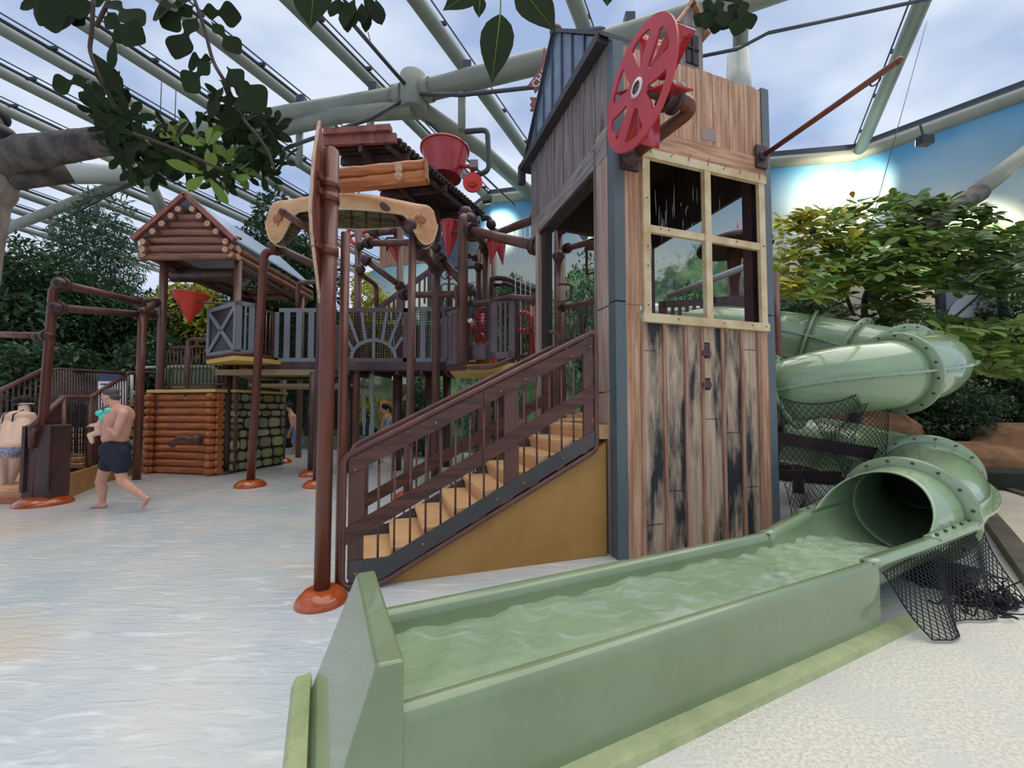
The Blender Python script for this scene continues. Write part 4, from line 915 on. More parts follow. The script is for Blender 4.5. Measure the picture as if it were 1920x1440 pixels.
def beam(label, p, q, r, m='brown', ends=True, mid=None, name='pipe_beam', r_el=.2):
    P_ = [at(*a) if len(a) == 3 else Vector(a[:3]) for a in ([p] + (mid or []) + [q])]
    t = thing(name, label, 'beam', P_[0], 'brown pipe beams and rails' if name == 'pipe_beam' else None); b = B(); b.tube(rounded(P_, r_el) if mid else P_, r, 12); obj('pipe', b, m, t)
    if ends:
        for a, c in ((P_[0], P_[1]), (P_[-1], P_[-2])):
            d = (c - a).normalized(); b = B(); b.cyl(a, a + d * r * 1.2, r * 1.75, n=14); b.sphere(a, r * 1.5, 10, 6)
            X = d.orthogonal().normalized(); Y_ = d.cross(X)
            for k in range(6): an = k * math.pi / 3; b.sphere(a + d * r * 1.2 + (X * math.cos(an) + Y_ * math.sin(an)) * r * 1.4, r * .25, 6, 4)
            obj('collar', b, 'dkbrown', t)
    return t
# big near post with the upright board
fA = gp(603, 1128); fA.z = 0
tA = thing('steel_post', 'thick brown post standing nearest left of the stairs', 'post', fA)
topA = at(624, 285, fA.y); topA.x = fA.x + .01
b = B(); b.cyl(fA, topA, .058, n=20); b.sphere(topA, (.058, .058, .03)); obj('pipe', b, 'brown2', tA)
b = B(); b.lathe(fA, [(.19, 0), (.185, .02), (.17, .05), (.12, .095), (.07, .10)], 32); obj('base', b, 'orange', tA, 'glossy orange brown domed base')
post('slimmer reddish post just behind the thickest near post', 648, 438, 3.25, .036, zb_=0, m='brown2')
t = thing('board_sign', 'tall pointed reddish board clamped edge-on to the thick near post', 'board', at(595, 400, 2.95))
bpts = [(583, 226), (578, 300), (577, 420), (578, 505), (600, 575), (611, 690)]
bp = [at(px, py, 3.3) for px, py in bpts]; D_ = V3(-.13, -.26, 0)
# a board whose face looks left; its near edge is the pale ply edge
front = [(584, 226), (608, 330), (611, 420), (611, 560)]
def bdy(z): return 0
zt_, zb2 = at(583, 226, 3.0).z, at(609, 560, 3.0).z
bx = at(592, 400, 3.0).x
b = B(); ol = [(3.0, zt_), (3.30, zt_ - .35), (3.34, (zt_ + zb2) / 2 + .1), (3.25, zb2 + .25), (3.12, zb2), (2.86, zb2 + .45), (2.82, zt_ - .8), (2.88, zt_ - .35)]
pl_ = [Vector((bx - (y - 3.0) * .20, y, z)) for y, z in ol]; cc_ = sum(pl_, Vector()) / len(pl_)
b = B(); b.prism(pl_, (.024, 0, 0)); obj('ply_edge', b, 'ply', t, 'pale layered plywood edge')
b = B(); q_ = [p + (cc_ - p).normalized() * .012 for p in pl_]; b.prism([p - V3(.004, 0, 0) for p in q_], (.004, 0, 0)); b.prism([p + V3(.024, 0, 0) for p in q_], (.004, 0, 0)); obj('board', b, 'paddle', t)
for py in (325, 352, 455):
    b = B(); q = at(612, py, 2.9); b.bar((bx, 2.93, q.z), (fA.x, 2.93, q.z), .05, .05); b.lathe((fA.x, fA.y, q.z - .03), [(.07, 0), (.075, .0), (.075, .06), (.07, .06)], 20); obj('clamp', b, 'brown2', t)
# mid and far posts
post('brown post standing alone in front of the stone wall', 496, 470, 7.58, .072, px2=474, flange_r=.27, elbow=(.25, .2, .06), ball=[(514, 461, 7.75)], m='brown2')
post('dark brown post at the right end of the stone wall', 532, 690, 10.9, .085, flange_r=.26, m='dkbrown')
post('post half hidden behind the near post with an orange base', 603, 540, 7.58, .085, flange_r=.26, m='dkbrown')
post('second half hidden post behind the near post under the bridge', 588, 700, 8.8, .085, flange_r=.26, m='dkbrown')
post('brown post carrying the right end of the canoe', 774, 440, 6.5, .064, px2=768, flange_r=.24, ball=[(770, 425, 6.45)])
post('upper deck post left of the hanging red cone', 673, 425, 9.2, .08, ball=[(675, 460, 9.1), (676, 505, 9.1)])
post('upper deck post in front of the orange planked panel', 751, 415, 10.2, .085)
post('upper deck post right of the canoe bow', 820, 345, 8.6, .09, ball=[(818, 462, 8.5), (818, 497, 8.5)])
post('round headed post with bolted flange right of the canopy', 868, 405, 7.3, .10, elbow=(.1, .35, 0), ball=[(873, 400, 7.5)], zb_=2.3)
post('thin post behind the round headed post', 872, 425, 8.4, .07, zb_=2.3)
post('paired rear post left of the hanging twin cones', 899, 470, 9.5, .085, ball=[(897, 500, 9.4)], zb_=2.3)
post('paired rear post touching the twin cones', 912, 462, 9.3, .09, ball=[(912, 462, 9.2)], zb_=2.3)
post('rear post right of the twin cones', 926, 450, 11, .08, zb_=2.3)
post('rear post inside the tower doorway with a bolted joint', 1047, 430, 7.4, .085, ball=[(1047, 480, 7.3)])
post('reddish rear post inside the tower doorway', 1053, 470, 9.0, .085, m='brown2')
post('reddish post at the right inside the tower doorway', 1122, 450, 8.0, .08, m='brown2')
post('reddish post rising behind the tower front right corner', 1454, 513, 5.3, .045, zb_=1.0, m='brown2')
post('dark under-bridge post left of the waterfall', 655, 715, 9.3, .13, m='dkbrown')
post('dark under-bridge post right of the sandstone block', 746, 700, 9.6, .11, m='dkbrown')
post('dark under-bridge post behind the stair railing', 807, 700, 9.6, .12, m='dkbrown')
post('dark under-bridge post beside the yellow deck edge', 838, 700, 10.2, .10, m='dkbrown')
post('dark brown post left of the tower doorway', 903, 720, 8.6, .12, m='dkbrown')
post('thick square-looking post behind the far stair railing', 935, 700, 8.2, .10, m='dkbrown')
# beams
beam('pipe running from the round headed post to the tower', (880, 432, 7.3), (1008, 462, 6.3), .085)
beam('pipe rising to the tower behind the hanging ropes', (925, 440, 9.6), (1010, 408, 7.4), .085)
beam('diagonal pipe between the round headed post and the paired posts', (880, 412, 7.4), (912, 466, 9.2), .09)
beam('level pipe above the hanging dark red cone', (688, 456, 9.1), (812, 454, 8.6), .075)
beam('diagonal pipe falling right above the sunburst panel', (685, 487, 9.1), (752, 537, 9.4), .075)
beam('diagonal pipe falling right from the canoe post', (787, 470, 6.8), (818, 502, 8.4), .09)
beam('long diagonal pipe falling behind the round headed post', (825, 483, 8.5), (880, 545, 8.6), .085)
beam('short level pipe near the paired posts', (872, 448, 8.4), (905, 450, 9.3), .05, ends=False)
beam('short diagonal pipe behind the paired posts', (875, 478, 9.4), (892, 484, 9.5), .05)
beam('level pipe behind the red wheel far under the canopy', (700, 437, 11), (745, 433, 11), .09)
beam('level rail above the fence left of the round headed post', (755, 553, 9), (862, 552, 8.4), .075)
beam('looping handrail by the leafy gap left of the upper posts', (678, 515, 9.2), (706, 575, 10.4), .06, mid=[(706, 535, 10.4)], ends=False)
beam('pipe in the tower doorway at eye height, upper', (1052, 428, 7.3), (1128, 440, 6.2), .06)
beam('pipe in the tower doorway rising to the right', (1062, 466, 7.4), (1128, 448, 6.3), .055)
beam('railing tube in the tower doorway', (1052, 577, 6.7), (1128, 563, 6.0), .045)
beam('sloping grey board crossing behind the tower window', (1250, 557, 7.6), (1398, 500, 7.0), .06, m='slat', ends=False, name='slanting_rail')
beam('long pipe over the left steps, upper', (112, 532, 6.1), (262, 566, 8.1), .065)
beam('long pipe over the left steps, lower', (104, 577, 6.1), (286, 591, 8.9), .065)
beam('reddish pipe entering from the left edge', (-40, 626, 6.2), (90, 630, 6.1), .05, m='brown2')
beam('short pipe linking the left steps frame to the hut post', (268, 585, 8.3), (292, 567, 9.0), .06)
beam('dark diagonal pipe from the lone post up to the hut roof side', (514, 462, 7.7), (612, 508, 7.9), .085, m='dkbrown')
beam('handrail loop left of the board sign', (558, 582, 9), (612, 528, 8.4), .05, mid=[(558, 530, 9)], ends=False)
beam('pale thin pipe falling behind the lone post to the hut', (430, 440, 9.2), (452, 448, 9.2), .03, ends=False)
# left frame posts
post('bent brown post at the left holding both long pipes', 101, 535, 6.12, .058, px2=78, elbow=(.18, .12, .02), ball=[(118, 531, 6.15), (103, 577, 6.1), (72, 632, 6.1)], m='brown2')
post('slim brown post right of the dark forest', 268, 568, 8.3, .072, px2=262, m='brown2')
# box column at the left steps
c = gp(82, 945); t = thing('steps_column', 'dark brown boxed column on an orange base by the left steps', 'column', c)
b = B(); b.box(c + V3(0, .02, .66), (.44, .26, 1.12), bev=.02); b.box(c + V3(-.19, -.13, .7), (.05, .03, 1.0)); b.box(c + V3(.19, -.13, .7), (.05, .03, 1.0)); obj('casing', b, 'dkbrown', t)
b = B(); b.cyl(c, c + V3(0, 0, .2), .1); obj('pipe', b, 'white', t); b = B(); base_flange(b, c, .33); obj('base', b, 'orange', t)

# ================================================================ PANEL FENCES
def pline(p, q, z):  # helper: point on the line p..q at fraction and height z
    p = Vector(p); q = Vector(q)
    return lambda f, h: V3(p.x + (q.x - p.x) * f, p.y + (q.y - p.y) * f, z + h)
def panel(label, p, q, z, h, kind, m='slat', n=4, frame=.09, netm=True, m2=None, cat='fence'):
    F_ = pline(p, q, z); Lg = (Vector(q) - Vector(p)).length; t = thing('fence_panel', label, cat, F_(.5, 0), 'panels fencing the upper decks'); d = (Vector(q) - Vector(p)).normalized(); nrm = V3(d.y, -d.x, 0)
    fw = frame / Lg
    b = B()
    def bb(f0, h0, f1, h1, w, th=.03, off=0): b.bar(F_(f0, h0) + nrm * off, F_(f1, h1) + nrm * off, th, w, V3(-(h1 - h0), 0, 0) + ZU * 1e-3 if False else (ZU if abs(h1 - h0) < 1e-3 else nrm.cross(F_(f1, h1) - F_(f0, h0))))
    bb(0, frame / 2, 1, frame / 2, frame); bb(0, h - frame / 2, 1, h - frame / 2, frame)
    bb(fw / 2, 0, fw / 2, h, frame); bb(1 - fw / 2, 0, 1 - fw / 2, h, frame)
    obj('frame', b, m2 or m, t)
    if kind == 'slats':
        for k in range(n):
            b = B(); f = (k + 1) / (n + 1); bb(f, frame, f, h - frame, Lg / (n + 1) * .48, .025); obj('slat', b, m, t)
    if kind == 'sun':
        b = B()
        prev = None
        for k in range(17):
            a = math.pi * k / 16; pt = (.5 - .33 * math.cos(a), .08 + .34 * h * math.sin(a))
            if prev: bb(prev[0], prev[1], pt[0], pt[1], .075, .03, .01)
            prev = pt
        obj('arch', b, m, t)
        for a, ex, ey in ((90, 0, 1), (68, .19, 1), (47, .41, 1), (24, .43, .46)):
            for sg in ((1,) if a == 90 else (1, -1)):
                b = B(); bb(.5 + sg * .33 * math.cos(R(a)), .08 + .34 * h * math.sin(R(a)), .5 + sg * ex, frame + (h - 2 * frame) * ey, .065, .025); obj('ray', b, m, t)
        b = B(); bb(.5, .05, .5, .4 * h, .065, .025); obj('ray', b, m, t)
    if kind == 'cross':
        b = B(); bb(.05, frame, .95, h - frame, .09, .025); bb(.05, h - frame, .95, frame, .09, .025); obj('brace', b, m, t)
        b = B(); b.prism([F_(.02, .04) - nrm * .02, F_(.98, .04) - nrm * .02, F_(.98, h - .04) - nrm * .02, F_(.02, h - .04) - nrm * .02], -nrm * .01); obj('backing', b, M['dkframe'], t)
    if kind == 'rods':
        for k in range(n): b = B(); f = (k + 1) / (n + 1); b.cyl(F_(f, frame), F_(f, h - frame), .014, n=8); obj('rod', b, m, t)
    if kind == 'board':
        b = B()
        for k in range(n): f = (k + .5) / n; bb(f, .02, f, h - .02, Lg / n * .94, .02)
        obj('boards', b, m, t)
    if netm: netting('netting', lambda a, c: F_(.03 + .94 * a, .05 + (h - .1) * c) - nrm * .05, max(6, int(Lg / .065)), max(6, int(h / .065)), .008, t)
    return t
DZ = 2.52
bp0 = at(516, 683, 8.9); bp1 = at(600, 683, 8.9)
BX = [at(px, 680, 8.9).x for px in (514, 603, 652, 763, 772, 836)]
panel('grey slatted bridge panel left of the near post', (BX[0], 8.9, 0), (BX[1] + .3, 8.9, 0), DZ, 1.22, 'slats', n=4)
panel('sunburst bridge panel with grey rays', (BX[1] + .42, 8.9, 0), (BX[3], 8.9, 0), DZ, 1.22, 'sun', m2='brslat')
panel('grey slatted bridge panel right of the sunburst panel', (BX[4], 8.9, 0), (BX[5] + .45, 8.9, 0), DZ, 1.25, 'slats', n=4)
t = thing('bridge_deck', 'dark brown bridge deck under the grey panels', 'bridge', ((BX[0] + BX[5]) / 2, 9.5, 2.3))
b = B(); b.bar((BX[0] - .2, 8.92, 2.42), (BX[5] + .7, 8.92, 2.42), .08, .2); b.bar((BX[0] - .2, 10.3, 2.42), (BX[5] + .7, 10.3, 2.42), .08, .2); b.bar((BX[0] - .2, 8.86, 2.36), (BX[5] + .7, 8.86, 2.36), .04, .03); obj('side_beams', b, 'dkbrown', t)
b = B(); b.box(((BX[0] + BX[5]) / 2, 9.6, 2.48), (BX[5] - BX[0] + .5, 1.4, .05)); obj('deck', b, 'tan', t)
b = B()
for k in range(8): b.bar((BX[0] + k * .55, 8.95, 2.3), (BX[0] + k * .55, 10.3, 2.3), .06, .12)
obj('joists', b, 'dkbrown', t)
panel('brown slatted panel along the far side of the bridge', (BX[0] + .2, 10.35, 0), (BX[5], 10.35, 0), DZ, 1.15, 'slats', m='brslat', n=18)
# balcony at the left end of the bridge
ob = [at(387, 668, 8.75), at(441, 668, 8.1), at(475, 668, 8.35), at(512, 668, 8.9)]
for o_3 in ob: o_3.z = 0
panel('dark balcony panel braced with a grey cross', ob[0], ob[1], 2.6, 1.08, 'cross', netm=False)
panel('narrow grey slatted balcony panel beside the lone post', ob[1], ob[2], 2.6, 1.1, 'slats', n=3, netm=False)
panel('small brown rod railing at the balcony corner', ob[2], (ob[3].x, ob[3].y, 0), 2.6, 1.05, 'rods', m='brown', n=4, netm=False, frame=.05)
b = B(); b.prism([V3(ob[0].x, ob[0].y, 2.46), V3(ob[1].x, ob[1].y - .05, 2.46), V3(ob[2].x + .1, ob[2].y - .05, 2.46), V3(ob[3].x + .2, ob[3].y, 2.46), V3(ob[3].x, 10.2, 2.46), V3(ob[0].x, 10.2, 2.46)], (0, 0, .09)); tag(obj('balcony_deck', b, 'yellow'), 'yellow edged balcony deck above the log wall', 'deck')
b = B(); b.tube([V3(ob[0].x, ob[0].y, 2.6), V3(ob[1].x, ob[1].y - .03, 2.6), V3(ob[2].x, ob[2].y - .03, 2.6)], .035, 8); tag(obj('kerb_pipe', b, 'brown'), 'brown pipe along the balcony floor edge', 'pipe')
b = B(); b.box((-5.3, 9.6, 2.28), (2.6, 1.6, .12)); b.box((-4.9, 9.9, 2.02), (2.4, 1.4, .07)); tag(obj('under_deck', b, mat('pale_deck_soffit', srgb(150, 130, 96), .6)), 'stepped pale deck boards below the balcony', 'deck')
# brown octagonal end right of the bridge
e0, e1, e2, e3 = at(834, 685, 8.0), at(878, 688, 7.45), at(966, 668, 7.1), at(1012, 640, 7.6)
for q in (e0, e1, e2, e3): q.z = 0
panel('narrow brown slatted panel left of the net window', e0, e1, 2.34, 1.08, 'slats', m='brslat', n=3, netm=False)
panel('brown panel with net window and slots beside the tower', V3(e1.x + (e2.x - e1.x) * .5, e1.y + (e2.y - e1.y) * .5, 0), e2, 2.38, 1.14, 'slats', m='brslat', n=4, netm=False, frame=.12)
panel('brown panel framing the black net window', e1, V3(e1.x + (e2.x - e1.x) * .49, e1.y + (e2.y - e1.y) * .49, 0), 2.38, 1.12, 'none', m='brslat', netm=False, frame=.1)
b = B(); b.box((e1 + (e2 - e1) * .25) + V3(0, 0, 2.52), ((e2 - e1).length * .45, .03, .28), e2 - e1, ZU.cross(e2 - e1)); tag(obj('slotted_board', b, 'brslat'), 'brown slotted board under the net window', 'panel')
panel('thin rod railing between the brown panel and the tower', e2, e3, 2.4, 1.1, 'rods', m='dkbrown', n=6, netm=False, frame=.05)
b = B(); r1 = at(838, 582, 8.0); r2 = at(958, 556, 7.05); r3 = at(1006, 560, 6.6); b.tube([r1, r2, r3], .045, 12); b.lathe(r3, [(.09, 0), (.09, .03)], 14, (1, 0, 0)); tag(obj('handrail', b, 'brown'), 'bent brown handrail over the brown panels reaching the tower', 'handrail')
b = B(); b.tube([at(840, 692, 7.9), at(920, 688, 7.2), at(990, 664, 7.3)], .045, 10); tag(obj('kerb_pipe', b, 'brown'), 'brown pipe along the deck edge above the stair rail', 'pipe')
b = B(); b.prism([V3(e0.x + .1, 8.1, 2.2), V3(e1.x, 7.5, 2.2), V3(e2.x, 7.2, 2.2), V3(e3.x, 7.7, 2.2), V3(e3.x, 9.5, 2.2), V3(e0.x, 9.5, 2.2)], (0, 0, .1)); tag(obj('deck_edge', b, 'yellow'), 'yellow edged deck above the stair rail', 'deck')
def nw(a, c): q = e1 + (e2 - e1) * (.10 + .34 * a) + V3(0, -.06, 2.7 + .72 * c); return q
netting('net_window', nw, 9, 12, .007, None, 'black net window in the brown panel', cat='net')
t = thing('water_cannon', 'red water cannon with white nozzle behind the net window', 'water cannon', at(895, 640, 7.6))
b = B(); b.cyl(at(882, 603, 7.35), at(898, 632, 7.6), .05, .085, 14); b.sphere(at(900, 634, 7.65), .12); b.cyl(at(900, 634, 7.65), at(903, 590, 7.8), .07); obj('barrel', b, 'red', t)
b = B(); d = (at(882, 603, 7.35) - at(898, 632, 7.6)).normalized(); q = at(882, 603, 7.35); b.cyl(q, q + d * .04, .055, .05); obj('nozzle', b, 'white', t)
def red_ring(label, px, py, Y, r=.2):
    b = B(); c = at(px, py, Y); b.tube([c + V3(math.cos(a) * r, 0, math.sin(a) * r) for a in [k * math.pi / 10 for k in range(20)]], .05, 8, closed=True)
    b.cyl(V3(c.x + .2, c.y + .1, 2.3), c + V3(.2, .1, .35), .06); tag(obj('red_valve', b, 'red'), label, 'valve')
red_ring('red ring valve behind the rods beside the tower', 980, 603, 8.4)
red_ring('red wheel behind the net window', 908, 592, 8.2, .16)
# railings in and behind the tower
def rods(label, p, q, z, h, n, m='brown', wavy=False, cat='railing', r=.012, tr=.03):
    F_ = pline(p, q, z); t = thing('rod_railing', label, cat, F_(.5, 0)); b = B(); b.cyl(F_(0, h), F_(1, h), tr, n=8); b.cyl(F_(0, .08), F_(1, .08), tr, n=8); obj('rail', b, m, t)
    for k in range(n + 1): b = B(); b.cyl(F_(k / n, .08), F_(k / n, h), r, n=6); obj('rod', b, m, t)
    return t
rods('fine rod railing seen through the tower doorway', at(1052, 640, 6.8) * V3(1, 1, 0) if False else V3(at(1052, 640, 6.8).x, 6.8, 0), V3(at(1130, 640, 6.1).x, 6.1, 0), 2.25, .95, 9)
pw = [V3(at(1235, 600, 7.4).x, 7.4, 0), V3(at(1330, 600, 7.2).x, 7.2, 0), V3(at(1425, 600, 7.0).x, 7.0, 0)]
panel('brown slatted panel seen through the left window panes', pw[0], pw[1], 2.4, 1.08, 'slats', m='dkbrown', n=6, netm=False, frame=.12)
panel('brown boarded panel seen through the lower right window pane', pw[1], pw[2], 2.4, 1.1, 'board', m='dkbrown', n=8, netm=False, frame=.12)
t = thing('mushroom_spray', 'brown mushroom canopy on a post seen through the upper right window pane', 'spray', V3(at(1374, 470, 8.6).x, 8.6, 0))
cx = V3(at(1376, 470, 8.6).x, 8.6, 0); zz = at(1376, 458, 8.6).z
b = B(); b.cyl(cx, cx + ZU * zz, .14); obj('pipe', b, 'brown', t)
b = B(); b.lathe(cx, [(.75, zz - .1), (.73, zz + .02), (.5, zz + .14), (.02, zz + .2)], 28); obj('cap', b, 'dkbrown', t); b = B(); b.cyl(cx + V3(.1, 0, zz), cx + V3(.1, 0, zz + .55), .02); obj('red_pipe', b, 'red', t)
b = B(); b.tube(rounded([at(1046, 533, 6.9), at(1071, 532, 6.8), at(1071, 562, 6.8), at(1046, 567, 6.9)], .08), .022, 8); tag(obj('grab_handle', b, 'brown'), 'looped grab handle in the tower doorway', 'handle')
b = B(); b.tube(rounded([at(858, 575, 7.2), at(852, 540, 7.2), at(858, 533, 7.2), at(866, 545, 7.3)], .06), .022, 8); tag(obj('grab_handle', b, 'brown'), 'looped grab handle at the round headed post', 'handle')
b = B(); b.tube(rounded([at(1030, 622, 5.6), at(1046, 624, 5.6), at(1052, 640, 5.6)], .08), .025, 8); tag(obj('grab_handle', b, 'brown'), 'short curved handrail end at the top of the stairs', 'handle')
b = B(); ln = T(.7, 3.4, 0); q0 = at(1103, 462, 6.8); b.box(q0 + V3(.12, 0, 0), (.34, .3, .03)); 
for dx in (0, .26): b.bar(q0 + V3(dx - .03, 0, 0), q0 + V3(dx - .03, 0, -.5), .03, .04, (1, 0, 0))
b.bar(q0 + V3(-.03, 0, -.5), q0 + V3(.26, 0, -.4), .02, .03); tag(obj('shelter_frame', b, 'dkbrown'), 'small flat-topped frame inside the tower doorway', 'frame')
b = B(); b.bar(at(1068, 405, 13), at(1100, 448, 13), .5, .08); tag(obj('awning', b, 'slat'), 'grey slanting awning far behind the tower doorway', 'awning')
# far upper stairs with rails and nets
t = thing('upper_stairs', 'grey brown stairs climbing right behind the bridge', 'staircase', at(760, 570, 10.6) * 1)
u0_, u1_ = at(700, 585, 10.8), at(806, 508, 10.8)
b = B(); b.bar(u0_, u1_, .05, .14); obj('handrail', b, 'brslat', t)
for k in range(12):
    f = k / 11; q = u0_.lerp(u1_, f); b = B(); b.bar(q, q - V3(0, 0, .25 + .55 * min(1, f * 2)), .12, .03, (1, 0, 0)); obj('slat', b, 'brslat', t)
b = B(); b.bar(at(806, 508, 10.8), at(806, 600, 10.8), .18, .1, (1, 0, 0)); obj('post', b, 'brslat', t)
t = thing('upper_net_screen', 'dark netted screen high behind the round headed post', 'screen', at(865, 500, 11.2))
s0_, s1_, s2_, s3_ = at(825, 432, 11.2), at(900, 415, 11.2), at(900, 500, 11.2), at(825, 505, 11.2)
netting('netting', lambda a, c: s3_.lerp(s2_, a).lerp(s0_.lerp(s1_, a), c), 34, 30, .009, t)
b = B(); b.bar(s3_, s2_, .05, .08); b.bar(s0_, s1_, .05, .05); obj('frame', b, 'dkframe', t)
b = B()
for k, (px, py) in enumerate(((835, 515), (845, 515), (835, 540), (848, 540), (840, 560))):
    c_ = at(px, py, 10.9); b.tube([c_ + V3(math.cos(a) * .12, 0, math.sin(a) * .12) for a in [j * math.pi / 8 for j in range(16)]], .02, 6, closed=True)
b.bar(at(842, 505, 10.9), at(842, 575, 10.9), .06, .06, (1, 0, 0)); tag(obj('gear_rack', b, 'dkbrown'), 'dark cluster of small wheels behind the canopy posts', 'toy')
panel('dark brown slatted panel at the far upper deck', V3(at(820, 560, 10.6).x, 10.6, 0), V3(at(900, 560, 10.6).x, 10.6, 0), 3.9, .75, 'slats', m='dkbrown', n=8, netm=False, frame=.14)
t = thing('net_tunnel_rail', 'arched rail with netting sloping down to the tower at the back', 'railing', at(960, 560, 9.4))
q_ = [at(917, 590, 9.4), at(917, 521, 9.4), at(950, 522, 9.4), at(1004, 545, 8.6)]
b = B(); b.tube(rounded(q_, .2), .06, 10); b.tube([at(925, 535, 9.4), at(950, 533, 9.4), at(1004, 556, 8.6)], .04, 8); obj('rail', b, 'dkbrown', t)
netting('netting', lambda a, c: at(922 + 82 * a, 595, 9.4 - .8 * a).lerp(at(922 + 82 * a, 530 + (22 * a), 9.4 - .8 * a), c), 22, 16, .008, t)
for k, px in enumerate((965, 975, 984, 993)):
    b = B(); ys = 430 - (px - 965) * .3 + 4; b.tube([at(px, ys, 8.6), at(px + 1, 500, 8.6), at(px + 2, 690, 8.6)], .012, 6); tag(obj('water_jet', b, 'fall'), ('first', 'second', 'third', 'fourth')[k] + ' thin falling water jet counted from the left, left of the tower', 'water', 'water jets left of the tower')
# orange planked far panel and far red wheel
t = thing('planked_sign', 'orange planked board hanging far behind under the canoe', 'board', at(755, 480, 12))
f0_, f1_ = at(712, 458, 12), at(812, 448, 12)
b = B()
for k in range(5): b.prism([f0_.lerp(f1_, k / 5), f0_.lerp(f1_, k / 5 + .19), f0_.lerp(f1_, k / 5 + .19) - V3(0, 0, .72), f0_.lerp(f1_, k / 5) - V3(0, 0, .72)], (0, .04, 0))
obj('planks', b, 'worange', t)
c = at(677, 437, 11.0); t = thing('far_red_wheel', 'small red spoked wheel far behind the canoe', 'wheel', c)
b = B(); b.tube([c + V3(math.cos(a) * .36, 0, math.sin(a) * .36) for a in [k * math.pi / 12 for k in range(24)]], .06, 8, closed=True); b.sphere(c, .1)
obj('rim', b, 'redcone', t)
for k in range(6): a = k * math.pi / 3 + .3; b = B(); b.bar(c, c + V3(math.cos(a), 0, math.sin(a)) * .36, .04, .1, (0, 1, 0)); obj('spoke', b, 'redcone', t)

# ================================================================ CONE BUCKETS
def cone(label, px, py, Y, r, h, m='redcone', tilt=0, rod_=None):
    c = at(px, py, Y); t = thing('cone_bucket', label, 'bucket', c - V3(0, 0, h), 'hanging red cone buckets'); ax = V3(math.sin(tilt), 0, -math.cos(tilt))
    b = B(); b.lathe(c, [(r, 0), (r * .98, .02), (r * .1, h * .96), (.01, h)], 24, ax, False); obj('cone', b, m, t)
    b = B(); b.lathe(c, [(r * 1.02, -.01), (r * 1.04, .02), (r * .99, .03)], 24, ax, False); obj('rim', b, m, t)
    if rod_: b = B(); b.cyl(c + ax * h * .28 + V3(0, -.05, 0), at(*rod_), .03); obj('pivot_pipe', b, 'brown', t)
    return t
cone('orange red cone bucket hanging left of the balcony', 357, 552, 8.6, .33, .62, rod_=(432, 570, 8.4))
cone('dark red cone hanging under the canoe bow', 739, 462, 9.2, .14, .42, m='red', tilt=.2)
cone('large dark red half cone left of the round headed post', 846, 420, 8.0, .22, .75, m='red', tilt=-.1, rod_=(868, 432, 7.4))
cone('red cone of the hanging pair, left', 926, 452, 8.4, .15, .5, m='red', tilt=-.15, rod_=(905, 462, 9.2))
cone('red cone of the hanging pair, right', 937, 450, 8.9, .16, .58, m='red', tilt=.12, rod_=(912, 466, 9.2))
b = B(); b.tube(rounded([at(726, 470, 9.3), at(724, 446, 9.3), at(745, 446, 9.3)], .05), .025, 8); tag(obj('hook_pipe', b, 'dkbrown'), 'hooked dark pipe above the small dark red cone', 'pipe')

# ================================================================ CANOE
cA, cB = at(513, 398, 6.2), at(808, 405, 6.6)
t = thing('canoe', 'birch bark coloured canoe with maple leaf marks hung on two posts', 'canoe', cA.lerp(cB, .5))
Ld = (cB - cA); CL = Ld.length; X = Ld.normalized(); Yc = V3(-X.y, X.x, 0)
CZ = cA.lerp(cB, .5)
def cs(f):   # f -1..1 : half width, top height, bottom height (upside-down hull, sheer rises at the ends)
    e = abs(f)
    wd = .34 * (1 - e ** 1.9) ** 1.1 + .006
    zt__ = .21 - .0 * e           # keel, up
    t__ = min(1, max(0, (e - .58) / .27)); zb__ = -.09 - .44 * t__ * t__ * (3 - 2 * t__)     # gunwale, ends sweep down
    return wd, zt__ + .03 * math.cos(f * 4), zb__
def hull(scale=1.0, inset=0):
    secs = []
    for k in range(45):
        f = -1 + 2 * k / 44; e = abs(f); wd, zt__, zb__ = cs(f); wd *= scale; zt__ -= inset
        if e > .84: h__ = (zt__ - zb__) / 2; k__ = (1 - math.sqrt(max(0, 1 - ((e - .84) / .16) ** 2))) * h__ * .96; zt__ -= k__; zb__ += k__
        xx = f * CL / 2 * (1.09 - (.03 if inset else 0)); row = []
        for j in range(17):
            a = math.pi * j / 16; y = -math.cos(a); z = zb__ + (zt__ - zb__) * (math.sin(a) ** .42)
            row.append(CZ + X * xx + Yc * (wd * math.copysign(abs(y) ** .5, y)) + ZU * z)
        secs.append(row)
    return secs
b = B(); loft(b, hull()); obj('hull', b, 'canoe', t)
b = B(); loft(b, hull(.95, .02)); obj('lining', b, 'canoein', t, 'ribbed dark lining')
b = B(); hs = hull()
for j in (0, 16): b.tube([r_2[j] for r_2 in hs], .014, 6)
b.tube([hs[-1][j] for j in range(17)], .014, 6); b.tube([hs[0][j] for j in range(17)], .014, 6); obj('gunwale', b, 'wframe', t)
b = B()
for k in range(4, 41, 4): b.tube([hull(.94, .03)[k][j] for j in range(17)], .012, 4)
obj('rib', b, 'dkbrown', t)
def maple(c, X_, Z_, s, nrm):
    pr = [(90, 1), (78, .55), (62, .62), (48, .85), (45, .55), (20, .9), (22, .55), (0, .85), (-5, .45), (-35, .75), (-40, .5), (-80, .4), (-86, .95), (-94, .95), (-100, .4), (-140, .5), (-145, .75), (-175, .45), (180, .85), (158, .55), (160, .9), (135, .55), (132, .85), (118, .62), (102, .55)]
    b = B(); b.prism([c + X_ * (math.cos(R(a)) * r * s) + Z_ * (math.sin(R(a)) * r * s) for a, r in pr], nrm * -.03); return b
